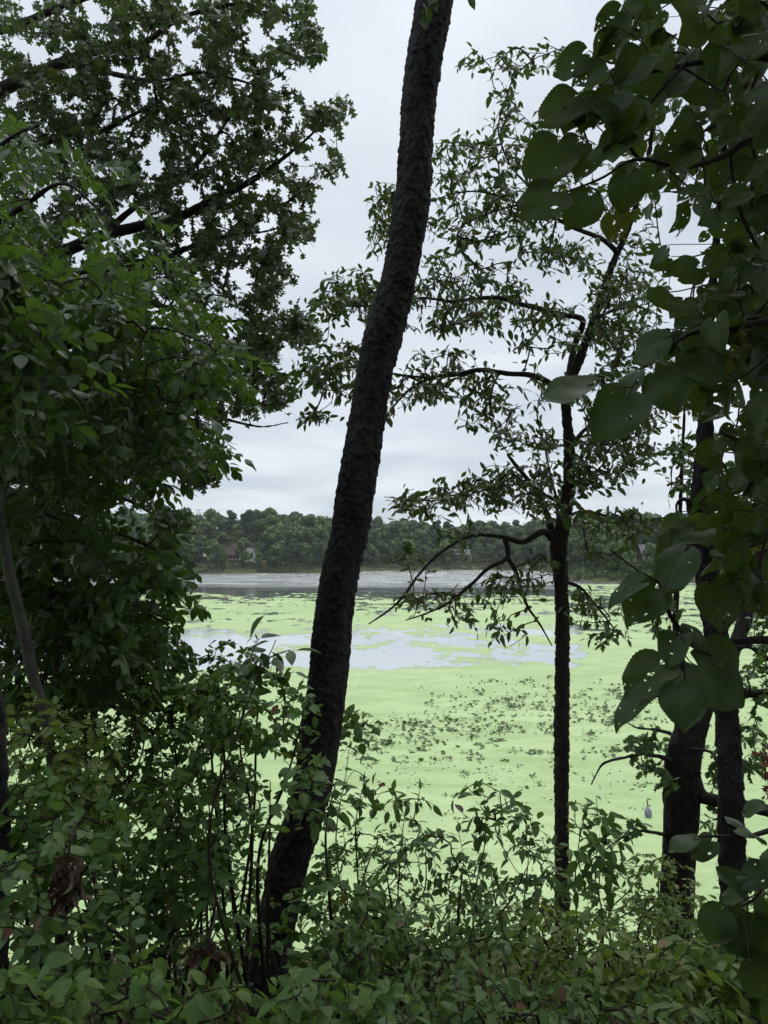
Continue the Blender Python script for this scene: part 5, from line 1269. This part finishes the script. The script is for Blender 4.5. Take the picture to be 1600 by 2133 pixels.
HERO = [((1245, 793), (1120, 826), 1.5, 62, 4), ((1362, 768), (1412, 862), 1.5, 8, 4), ((1318, 806), (1238, 918), 1.5, 20, 0), ((1338, 768), (1284, 836), 1.52, 62, 2), ((1402, 700), (1308, 744), 1.48, 45, 2), ((1412, 722), (1518, 792), 1.5, 30, 4),
        ((1236, 392), (1178, 478), 1.58, 10, 4), ((1312, 345), (1292, 446), 1.55, 12, 4), ((1275, 435), (1287, 508), 1.6, 10, 6), ((1165, 388), (1088, 452), 1.6, 30, 0), ((1172, 288), (1108, 368), 1.62, 15, 1), ((1210, 285), (1150, 350), 1.64, 25, 6), ((1240, 300), (1195, 370), 1.6, 20, 3),
        ((1195, 225), (1175, 275), 1.7, 20, 4), ((1225, 225), (1212, 272), 1.7, 15, 4), ((1228, 105), (1148, 150), 1.66, 25, 1), ((1260, 130), (1190, 175), 1.66, 40, 6), ((1290, 60), (1235, 110), 1.7, 20, 3), ((1300, 15), (1240, 60), 1.7, 20, 6), ((1212, 198), (1128, 238), 1.68, 40, 1), ((1255, 205), (1170, 225), 1.68, 55, 0),
        ((1290, 180), (1235, 260), 1.66, 25, 6), ((1330, 200), (1290, 280), 1.66, 15, 0), ((1350, 110), (1290, 170), 1.7, 30, 7), ((1300, 270), (1255, 330), 1.66, 30, 0),
        ((1378, 1212), (1302, 1290), 1.55, 18, 3), ((1352, 1208), (1256, 1248), 1.53, 58, 5), ((1440, 1135), (1372, 1228), 1.5, 42, 2), ((1432, 1125), (1352, 1198), 1.56, 48, 7), ((1425, 1075), (1370, 1140), 1.6, 30, 0), ((1470, 1090), (1400, 1130), 1.58, 45, 4),
        ((1390, 1368), (1304, 1448), 1.52, 22, 6), ((1410, 1412), (1428, 1524), 1.46, 6, 4), ((1365, 1436), (1268, 1498), 1.5, 56, 5), ((1415, 1322), (1502, 1352), 1.52, 50, 2), ((1430, 1368), (1556, 1472), 1.5, 30, 0), ((1418, 1318), (1388, 1380), 1.54, 30, 7), ((1482, 1208), (1506, 1315), 1.56, 20, 6), ((1530, 1200), (1600, 1270), 1.56, 40, 2), ((1460, 1330), (1540, 1420), 1.56, 35, 1),
        ((1458, 1742), (1388, 1770), 1.65, 60, 4), ((1492, 1745), (1438, 1788), 1.65, 30, 0), ((1520, 1725), (1600, 1740), 1.66, 60, 2), ((1545, 1690), (1600, 1680), 1.7, 50, 4), ((1505, 1882), (1474, 1968), 1.6, 12, 4), ((1512, 1888), (1520, 1960), 1.62, 40, 2), ((1560, 1870), (1500, 1800), 1.64, 45, 7), ((1600, 1800), (1540, 1850), 1.66, 35, 0), ((1560, 1900), (1580, 2010), 1.58, 15, 4), ((1530, 1900), (1555, 2000), 1.6, 20, 0), ((1590, 1860), (1620, 1960), 1.6, 20, 1), ((1560, 1990), (1600, 2080), 1.56, 20, 4)]
L = Leaves()
def hang(b, t_, d, roll, kind, tz):
    p0 = P(b[0], b[1], d); p1 = P(t_[0], t_[1], d + tz)
    ax = p1 - p0; ln = np.linalg.norm(ax) / 1.22; x = unit(ax)
    cv = unit(np.array([0, 0, CAM_Z]) - p0); n_ = unit(cv - x * np.dot(cv, x))
    if n_[2] < 0: pass
    s_ = np.cross(x, n_); a = math.radians(roll)
    nn = n_ * math.cos(a) + s_ * math.sin(a) * (1 if (np.cross(x, n_)[2] > 0) else -1)
    L.add(p0, x, nn, ln, kind)
for b, t_, d, roll, kind in HERO:
    hang(b, t_, d, roll, kind, rng.uniform(-0.05, 0.05))
BASS = [(1270, -20), (1640, -20), (1640, 1290), (1520, 1250), (1480, 1150), (1440, 1060), (1430, 980), (1400, 930), (1440, 860), (1410, 760), (1350, 700), (1370, 620), (1400, 560), (1350, 520), (1310, 480), (1290, 400), (1260, 330), (1230, 280), (1200, 180), (1240, 80)]
BASS2 = [(1480, 560), (1640, 500), (1640, 1280), (1540, 1240), (1480, 1130), (1460, 1000), (1470, 900), (1430, 760)]
def fill(poly, n, dr, gap, seed, ln=(40, 80)):
    q = poly_points(poly, n, dr, gap, 80, seed)
    px, py, _ = PIX(q)
    for k in range(n):
        a = rng.normal(2.2, 0.65); l_ = rng.uniform(*ln) * 1.65 / q[k][1]
        hang((px[k], py[k]), (px[k] + math.cos(a) * l_, py[k] + abs(math.sin(a)) * l_), q[k][1], rng.choice([-1, 1]) * rng.uniform(5, 65), rng.integers(0, 8), rng.uniform(-0.06, 0.06))
fill(BASS, 250, (1.55, 3.0), 0.12, 77); fill(BASS2, 110, (1.45, 2.0), 0.05, 79); fill([(1380, 560), (1640, 350), (1640, 900), (1480, 900), (1400, 780)], 28, (1.9, 2.6), 0.1, 81)
fill([(1500, 1780), (1640, 1760), (1640, 2140), (1560, 2100), (1500, 1960)], 3, (1.6, 2.0), 0.1, 83)
at = np.array([q for q in np.concatenate(L.p)])
sk = nodes_of(cs9, 2); n0 = len(sk)
pos, par, tan, tips = grow(sk, at, 0.04, 0.02)
twigs(t9, pos, par, n0, tips, 0.0012, 0.005, M['green_twig'])
fill([(1270, -30), (1640, -30), (1640, 330), (1360, 300), (1250, 150)], 75, (1.7, 2.8), 0.0, 91)
fill([(1480, -20), (1640, -20), (1640, 900), (1500, 700)], 80, (2.0, 3.0), 0.0, 85)
foliage(t9, T_BROAD, 'broad', L, M['linden_leaf'], 300, low=T_BROAD_LOW)
cc = np.array([2.0, 1.2, 17.5]); at = cc + unit(rng.normal(0, 1, (620, 3))) * rng.random((620, 1)) ** 0.4 * np.array([3.2, 2.2, 1.8]); at = at[at[:, 2] > 13.2 + 0.95 * at[:, 1]]
sk = nodes_of([c9[-30:]], 2); pos, par, tan, tips = grow(sk, at, 0.3); twigs(t9, pos, par, len(sk), tips, 0.005, 0.04, M['twig'])
L = Leaves(); spray(L, pos, tan, tips, 14, 0.19, [0], 0.5, 0.2, 1.0, 0.9, 0.4); foliage(t9, T_SIMPLE, 'simple', L, M['canopy_leaf'], 0, 'upper_crown')

# ------------------------------------------------------------------ undergrowth
SHRUBS = [
    # x, y, rx, ry, depth, leaf set, material, leaf length, tips, leaves per tip, name, label
    (90, 1570, 150, 110, 3.75, T_WOAK, 'yellow_leaf', 0.085, 70, 4.5, 'maple_sapling', 'sapling with yellow-green lobed leaves below the thin grey trunk'),
    (330, 1540, 190, 130, 5.2, T_OVATE, 'shrub_leaf', 0.085, 190, 6, 'shrub', 'dark bushy shrub beside the yellow-green sapling'),
    (520, 1470, 130, 90, 4.6, T_OVATE, 'shrub_leaf', 0.085, 100, 5.5, 'shrub', 'dark leafy shrub top just beside the leaning trunk, duckweed behind'),
    (575, 1360, 55, 55, 3.3, T_ELL, 'cherry_leaf', 0.10, 13, 2.6, 'shrub_shoot', 'single shoot of long drooping leaves standing out against open water'),
    (640, 1640, 90, 70, 3.7, T_OVATE, 'viburnum_leaf', 0.10, 22, 4.0, 'viburnum', 'shrub with broad grey-green leaves crossing the base of the leaning trunk'),
    (110, 1880, 170, 160, 2.8, T_ROUND, 'viburnum_leaf', 0.075, 80, 4.5, 'hazel', 'round-leaved green bush at the lower corner beside the brown dead leaves'),
    (370, 1760, 150, 160, 4.4, T_ROUND, 'shrub_leaf', 0.085, 110, 5, 'shrub', 'twiggy shrub with dark stems between the dead leaves and the leaning trunk'),
    (700, 1930, 110, 110, 3.6, T_ROUND, 'shrub_leaf', 0.078, 62, 5, 'shrub', 'low shrub wrapped around the foot of the leaning trunk'),
    (260, 2080, 260, 80, 2.35, T_ROUND, 'seedling_leaf', 0.082, 46, 4.2, 'seedling_patch', 'bright broad seedling leaves along the bottom edge under the twiggy shrub'),
    (40, 2080, 120, 80, 2.15, T_ROUND, 'seedling_leaf', 0.085, 20, 4, 'seedling_patch', 'bright broad seedling leaves in the bottom corner'),
    (690, 2090, 160, 70, 2.45, T_ROUND, 'seedling_leaf', 0.075, 30, 4.2, 'seedling_patch', 'light green seedling leaves at the bottom below the leaning trunk'),
    (760, 1820, 110, 105, 4.9, T_OVATE, 'shrub_leaf', 0.045, 130, 7, 'privet', 'fine small-leaved shrub right next to the leaning trunk over the duckweed'),
    (890, 1815, 140, 90, 4.0, T_ELL, 'viburnum_leaf', 0.075, 52, 4.6, 'dogwood', 'arching shrub with pointed grey-green leaves between the two trunks'),
    (1070, 1830, 130, 95, 4.3, T_ELL, 'viburnum_leaf', 0.082, 56, 4.8, 'dogwood', 'arching shrub with reddish tinted leaves against the slender trunk'),
    (870, 1985, 200, 105, 3.3, T_ELL, 'viburnum_leaf', 0.07, 130, 5, 'shrub', 'dense shrub in front of the arching pointed-leaved shrub'),
    (1130, 1990, 190, 100, 3.5, T_ELL, 'yellow_leaf', 0.075, 120, 5, 'shrub', 'dense shrub crossing the foot of the slender trunk'),
    (1250, 1800, 60, 130, 3.8, T_ELL, 'shrub_leaf', 0.075, 34, 4, 'shrub_shoot', 'tall thin shoot with sparse leaves between slender trunk and gnarled oak'),
    (1340, 1860, 110, 80, 5.4, T_OVATE, 'yellow_leaf', 0.06, 80, 5.5, 'shrub', 'light yellow-green shrub beside the gnarled oak trunk'),
    (1380, 2040, 180, 80, 3.3, T_ELL, 'yellow_leaf', 0.085, 100, 5, 'shrub', 'leafy green shrub covering the foot of the gnarled oak'),
    (1530, 2000, 110, 130, 3.4, T_OVATE, 'shrub_leaf', 0.085, 70, 5, 'shrub', 'shrub at the foot of the narrow dark trunk under the big leaves'),
    (1000, 2090, 240, 60, 2.6, T_ELL, 'viburnum_leaf', 0.072, 60, 4.6, 'shrub', 'low shrub along the bottom edge below the slender trunk'),
    (1330, 2110, 200, 50, 2.6, T_ELL, 'seedling_leaf', 0.072, 36, 4.6, 'shrub', 'low bright shrub along the bottom edge below the gnarled oak'),
    (735, 1510, 50, 45, 6.9, T_ROUND, 'shrub_leaf', 0.10, 22, 4, 'shrub_shoot', 'dark leafy shoot poking out beside the middle of the leaning trunk'),
    (230, 1420, 230, 70, 5.6, T_HICK, 'hickory_leaf', 0.11, 120, 5, 'shrub', 'glossy dark shrub band under the dense side tree'),
    (450, 1400, 110, 70, 5.3, T_OVATE, 'shrub_leaf', 0.085, 70, 5, 'shrub', 'green shrub edge between the side tree and the open water'),
    (200, 1720, 210, 110, 6.4, T_OVATE, 'shrub_leaf', 0.085, 150, 6, 'shrub', 'shadowy shrub behind the yellow-green sapling and the dead leaves'),
    (470, 1890, 170, 120, 7.0, T_OVATE, 'yellow_leaf', 0.07, 120, 6, 'shrub', 'olive shrub behind the twiggy shrub on the slope'),
    (930, 1930, 260, 80, 7.0, T_OVATE, 'yellow_leaf', 0.06, 190, 6, 'shrub', 'fine olive bush on the slope between the two trunks'),
    (1270, 1950, 200, 70, 7.2, T_OVATE, 'yellow_leaf', 0.065, 130, 6, 'shrub', 'fine yellowish bush on the slope beside the gnarled oak'),
    (1580, 1890, 80, 110, 6.5, T_OVATE, 'shrub_leaf', 0.08, 70, 6, 'shrub', 'bush on the slope beyond the narrow dark trunk'),
    (330, 1950, 230, 110, 4.9, T_ROUND, 'shrub_leaf', 0.08, 130, 5, 'shrub', 'dark shrub on the slope behind the bright seedling leaves'),
    (-220, 1700, 170, 170, 4.6, T_OVATE, 'shrub_leaf', 0.095, 70, 5.5, 'shrub', 'shrub just outside the picture edge beside the near black trunk'),
    (-260, 1950, 180, 140, 3.4, T_ROUND, 'shrub_leaf', 0.095, 60, 5.5, 'shrub', 'low shrub just outside the picture edge below the near black trunk'),
    (1760, 1880, 140, 170, 4.6, T_OVATE, 'shrub_leaf', 0.095, 60, 5.5, 'shrub', 'shrub just outside the picture edge behind the linden'),
    (200, 1490, 210, 70, 5.9, T_OVATE, 'shrub_leaf', 0.085, 110, 6, 'shrub', 'dark shrub row closing the gap under the dense side tree'),
    (100, 1700, 170, 100, 3.6, T_ROUND, 'shrub_leaf', 0.085, 110, 5.5, 'shrub', 'leafy shrub behind the thin grey trunk foot'),
    (420, 1660, 130, 100, 5.6, T_OVATE, 'shrub_leaf', 0.08, 120, 6, 'shrub', 'thick leafy shrub behind the broad grey-green leaved shrub'),
    (230, 1850, 200, 100, 5.0, T_OVATE, 'shrub_leaf', 0.08, 120, 5.5, 'shrub', 'thick shrub behind the hanging dead leaves'),
    (500, 1780, 120, 110, 7.3, T_ROUND, 'shrub_leaf', 0.08, 80, 5.5, 'shrub', 'rounded shrub pressed against the lower leaning trunk'),
    (780, 2000, 130, 90, 4.4, T_OVATE, 'shrub_leaf', 0.07, 110, 5.5, 'shrub', 'leafy shrub below the fine small-leaved shrub'),
    (1450, 1960, 130, 80, 5.6, T_OVATE, 'shrub_leaf', 0.075, 80, 5.5, 'shrub', 'shrub filling the gap between gnarled oak and narrow dark trunk'),
    (760, 1645, 60, 45, 4.0, T_ELL, 'viburnum_leaf', 0.085, 12, 3, 'shrub_shoot', 'loose arching shoot just beside the leaning trunk, low over the duckweed'),
    (850, 1690, 60, 55, 4.3, T_ELL, 'shrub_leaf', 0.07, 14, 3.4, 'shrub_shoot', 'thin wispy shoot above the arching shrub between the trunks'),
    (1010, 1690, 75, 65, 3.9, T_ELL, 'viburnum_leaf', 0.08, 22, 3.4, 'shrub_shoot', 'slanting shoot with upturned leaves reaching toward the slender trunk'),
    (1110, 1730, 60, 45, 4.4, T_OVATE, 'viburnum_leaf', 0.07, 14, 3.6, 'shrub_shoot', 'small leafy shoot in front of the slender trunk'),
    (1225, 1700, 45, 65, 4.2, T_OVATE, 'shrub_leaf', 0.06, 14, 3, 'shrub_shoot', 'fine shoot with tiny leaves past the slender trunk'),
]
for q, (x, y, rx, ry_, d, ts, mat, ll, nt_, per, nm, lab) in enumerate(SHRUBS):
    bx_, by_, _z = P(x, y, d); by_ = d
    base = np.array([float(bx_) + rng.normal(0, 0.05), d + 0.1, 0]); base[2] = ground_at(base)
    rt = root(nm, base, lab, 'shrub' if 'shoot' not in nm and 'seedling' not in nm and 'sapling' not in nm else ('sapling' if 'sapling' in nm else 'plant'), 'undergrowth on the bank')
    shoot = 'shoot' in nm
    nt_ = nt_ if shoot else int(nt_ * 1.36)
    if not shoot: ll = ll * (0.78 if 'seedling' in nm else 0.80)
    a = rng.uniform(0, 6.283, nt_); r_ = np.sqrt(rng.random(nt_))
    low = np.zeros(nt_) if shoot else np.where(rng.random(nt_) < 0.28, rng.uniform(0.4, 1.6, nt_) * ry_, 0)
    if not shoot: rx, ry_ = rx * 1.1, ry_ * 1.05
    dv_ = min(0.7, rx * d / FPX)
    at = P(x + rx * r_ * np.cos(a), y + low + ry_ * r_ * np.sin(a), d + rng.uniform(-dv_, dv_, nt_))
    at[:, 2] = np.maximum(at[:, 2], ground_h(at[:, 0], at[:, 1]) + 0.06)
    ns = 1 if shoot else 3
    stems = []
    zc = P(x, y + ry_ * 0.5, d)
    for s_ in range(ns):
        u_ = 0.0 if shoot else (s_ / max(1, ns - 1) - 0.5) * 1.3 + rng.normal(0, 0.15)
        tip = P(x + u_ * rx, y - ry_ * (0.1 + 0.4 * (1 - abs(u_))), d + rng.uniform(-dv_, dv_) * 0.7)
        b0 = base + np.array([u_ * 0.12, rng.normal(0, 0.05), -0.06])
        midp = b0 * 0.5 + tip * 0.5 + np.array([-u_ * 0.08 + rng.normal(0, 0.10), rng.normal(0, 0.08), 0.10])
        hgt = max(0.2, tip[2] - base[2]); r0 = (0.006 + 0.006 * min(2.0, hgt)) * (0.5 if shoot else 0.85)
        stems.append(part_tube(rt, 'stem', wig(np.array([[*b0, r0], [*(b0 * 0.7 + midp * 0.3), r0 * 0.9], [*midp, r0 * 0.7], [*(midp * 0.4 + tip * 0.6), r0 * 0.45], [*tip, r0 * 0.2]]), 0.05 if not shoot else 0.025, q * 7 + s_), M['twig'], 0.04, 8, q, 'ridge', 0.1))
    sk = nodes_of(stems, 2, 0.25)
    pos, par, tan, tips = grow(sk, at, 0.07, 0.05)
    twigs(rt, pos, par, len(sk), tips, 0.0016, 0.007, M['twig'])
    L = Leaves(); spray(L, pos, tan, tips, per, ll, list(range(len(ts))), ll * 2.1, 0.25, 1.0, 0.9, 0.38)
    foliage(rt, ts, nm + str(id(ts)), L, M[mat], 45, 'foliage')

# leaf litter and low ivy on the slope
L = Leaves()
n = 3600
X = rng.uniform(-6, 6, n); Y = rng.uniform(0.6, 13, n); X = X * (0.3 + Y / 13)
p = np.stack([X, Y, ground_h(X, Y) + rng.uniform(0.02, 0.22, n)], 1)
L.add(p, unit(rng.normal(0, 1, (n, 3)) * [1, 1, 0.35]), unit(rng.normal(0, 0.45, (n, 3)) + [0, 0, 1]), rng.uniform(0.05, 0.11, n), rng.integers(0, 3, n))
g_ = link('ground_cover', None); tag(g_, 'low green leaves carpeting the slope under the shrubs', 'ground cover', kind='stuff')
foliage(g_, T_ROUND, 'gc', L, M['shrub_leaf'], 0, 'leaves')
L = Leaves(); n = 2200
X = rng.uniform(-6, 6, n); Y = rng.uniform(-3, 13, n)
p = np.stack([X, Y, ground_h(X, Y) + rng.uniform(0.005, 0.04, n)], 1)
L.add(p, unit(rng.normal(0, 1, (n, 3)) * [1, 1, 0.15]), unit(rng.normal(0, 0.3, (n, 3)) + [0, 0, 1]), rng.uniform(0.05, 0.10, n), rng.integers(0, 3, n))
g_ = link('leaf_litter', None); tag(g_, 'dry brown fallen leaves on the slope', 'leaf litter', kind='stuff')
foliage(g_, T_DEAD, 'll', L, M['dead_leaf'], 0, 'leaves')

# dead leaf bunches caught in the shrubs
for (x, y, rx, ry_, d, n, lab) in ((140, 1830, 22, 58, 2.4, 44, 'hanging bunch of dry red-brown dead leaves beside the round-leaved bush'), (432, 1985, 34, 24, 2.75, 26, 'dry brown dead leaf bunch low in front of the leaning trunk foot')):
    base = P(x, y - ry_, d)
    g_ = root('dead_leaf_bunch', base, lab, 'dead leaves', 'dead leaf bunches')
    stc = part_tube(g_, 'stem', np.array([[*P(x + 20, y - ry_ - 60, d + 0.1), 0.004], [*P(x + 8, y - ry_ - 20, d), 0.004], [*P(x, y - ry_ * 0.3, d), 0.003], [*P(x + 6, y + ry_ * 0.5, d), 0.002]]), M['twig'], 0.02, 6, 3)
    at = blob_points([(x, y, rx, ry_, n, d)], d, 0.06)
    sk = nodes_of([stc], 1); pos, par, tan, tips = grow(sk, at, 0.04, 0.0); twigs(g_, pos, par, len(sk), tips, 0.001, 0.003, M['twig'])
    L = Leaves(); spray(L, pos, tan, tips, 1.5, 0.05, [0, 1, 2], 0.03, 1.6, 0.5, 0.1, 0.9); foliage(g_, T_DEAD, 'dead', L, M['dead_leaf'], 60)

# red maple spray at the right edge
T_MAPLE = [lobed(0.55, 2, 0.30, 0.2, 0.2), lobed(0.5, 2, 0.35, -0.1, 0.4)]
base = np.array(P(1700, 1900, 5.2)); base[2] = ground_at(base)
g_ = root('red_maple', base, 'sapling with small red maple leaves against the duckweed beyond the narrow trunk', 'sapling')
rows = [np.array([*base, 0.02]), np.array([*P(1690, 1750, 5.2), 0.015]), np.array([*P(1670, 1640, 5.2), 0.010]), np.array([*P(1640, 1570, 5.2), 0.006]), np.array([*P(1600, 1560, 5.2), 0.004])]
s1 = part_tube(g_, 'trunk', np.array(rows), M['twig'], 0.03, 8, 5)
at = blob_points([(1588, 1595, 22, 45, 12, 5.2), (1592, 1650, 16, 22, 4, 5.2), (1592, 1900, 26, 30, 6, 5.3)], 5.2, 0.25)
sk = nodes_of([s1], 1, 0.2); pos, par, tan, tips = grow(sk, at, 0.06, 0.03); twigs(g_, pos, par, len(sk), tips, 0.0012, 0.006, M['twig'])
L = Leaves(); spray(L, pos, tan, tips, 2.4, 0.05, [0, 1], 0.08, 0.7, 1.0, 0.5, 0.6); foliage(g_, T_MAPLE, 'maple', L, M['red_leaf'], 60)

# ------------------------------------------------------------------ unseen woodland trees, added behind and above the viewpoint to shade the foreground
cm = MB(); tv, tf, tu = T_SIMPLE[0]
def canopy_mesh(seed, n, sx, sy, sz_, size):
    r = np.random.default_rng(seed)
    cl = unit(r.normal(0, 1, (240, 3))) * r.random((240, 1)) ** 0.4 * np.array([sx, sy, sz_])
    p = cl[r.integers(0, 240, n)] + r.normal(0, 0.42, (n, 3))
    L = Leaves(); L.add(p, unit(r.normal(0, 1, (n, 3)) * [1, 1, 0.5]), unit(r.normal(0, 0.5, (n, 3)) + [0, 0, 1]), size * r.uniform(0.6, 1.3, n), np.zeros(n, int))
    p, x, y, z, s, k = L.get()
    q = p[:, None] + s[:, None, None] * (tv[None, :, 0:1] * x[:, None] + tv[None, :, 1:2] * y[:, None] + tv[None, :, 2:3] * z[:, None])
    return mesh_from('crown', q.reshape(-1, 3), (tf[None] + (np.arange(n) * len(tv))[:, None, None]).reshape(-1, 3), M['canopy_leaf'], True, {'rnd': np.repeat(r.random(n), len(tv)), 'uvl': np.tile(tu, (n, 1))})
CAN = [canopy_mesh(1, 5200, 4.6, 4.6, 3.8, 0.345), canopy_mesh(2, 5200, 5.0, 4.2, 4.2, 0.345)]
trm = bark_tube(np.array([[0, 0, -0.5, 0.24], [0.1, 0, 2, 0.2], [0, 0.15, 5, 0.17], [0.2, 0.1, 9, 0.10], [0.1, 0, 12, 0.05]]), 0.12, 20, 'ridge', 77, 1.0)
TRM = mesh_from('trunk', trm[0], trm[1], M['oak_bark'])
for q, (x, y, zc) in enumerate([(-6.5, -5.0, 7.0), (3.6, -3.2, 7.4), (7.0, -0.6, 7.2), (1.5, -9, 6.2), (-5, -10, 6.0)]):
    rt = root('unseen_shade_tree', (x, y, float(ground_h(x, y))), 'unseen woodland tree added beside and behind the viewpoint to shade the bank', 'tree', 'unseen shade trees added around the viewpoint')
    rt.rotation_euler = (0, 0, q * 1.3)
    link('trunk', TRM, rt); link('crown', CAN[q % 2], rt, (0, 0, zc))

# ------------------------------------------------------------------ the damp air over the lake
m, nt, N, K, out = new_mat('haze')
pv = nd(nt, 'ShaderNodeVolumePrincipled')
pv.inputs['Color'].default_value = (0.90, 0.94, 0.97, 1); pv.inputs['Density'].default_value = 0.00007; pv.inputs['Anisotropy'].default_value = 0.2
K.new(pv.outputs[0], out.inputs['Volume'])
hz_ = MB(); hz_.box((-5200, -90, -4.0), (5200, 7100, 90.0))
tag(hz_.build('haze', m), 'thin pale damp air over the lake', 'haze', kind='stuff')
SC.cycles.volume_bounces = 1
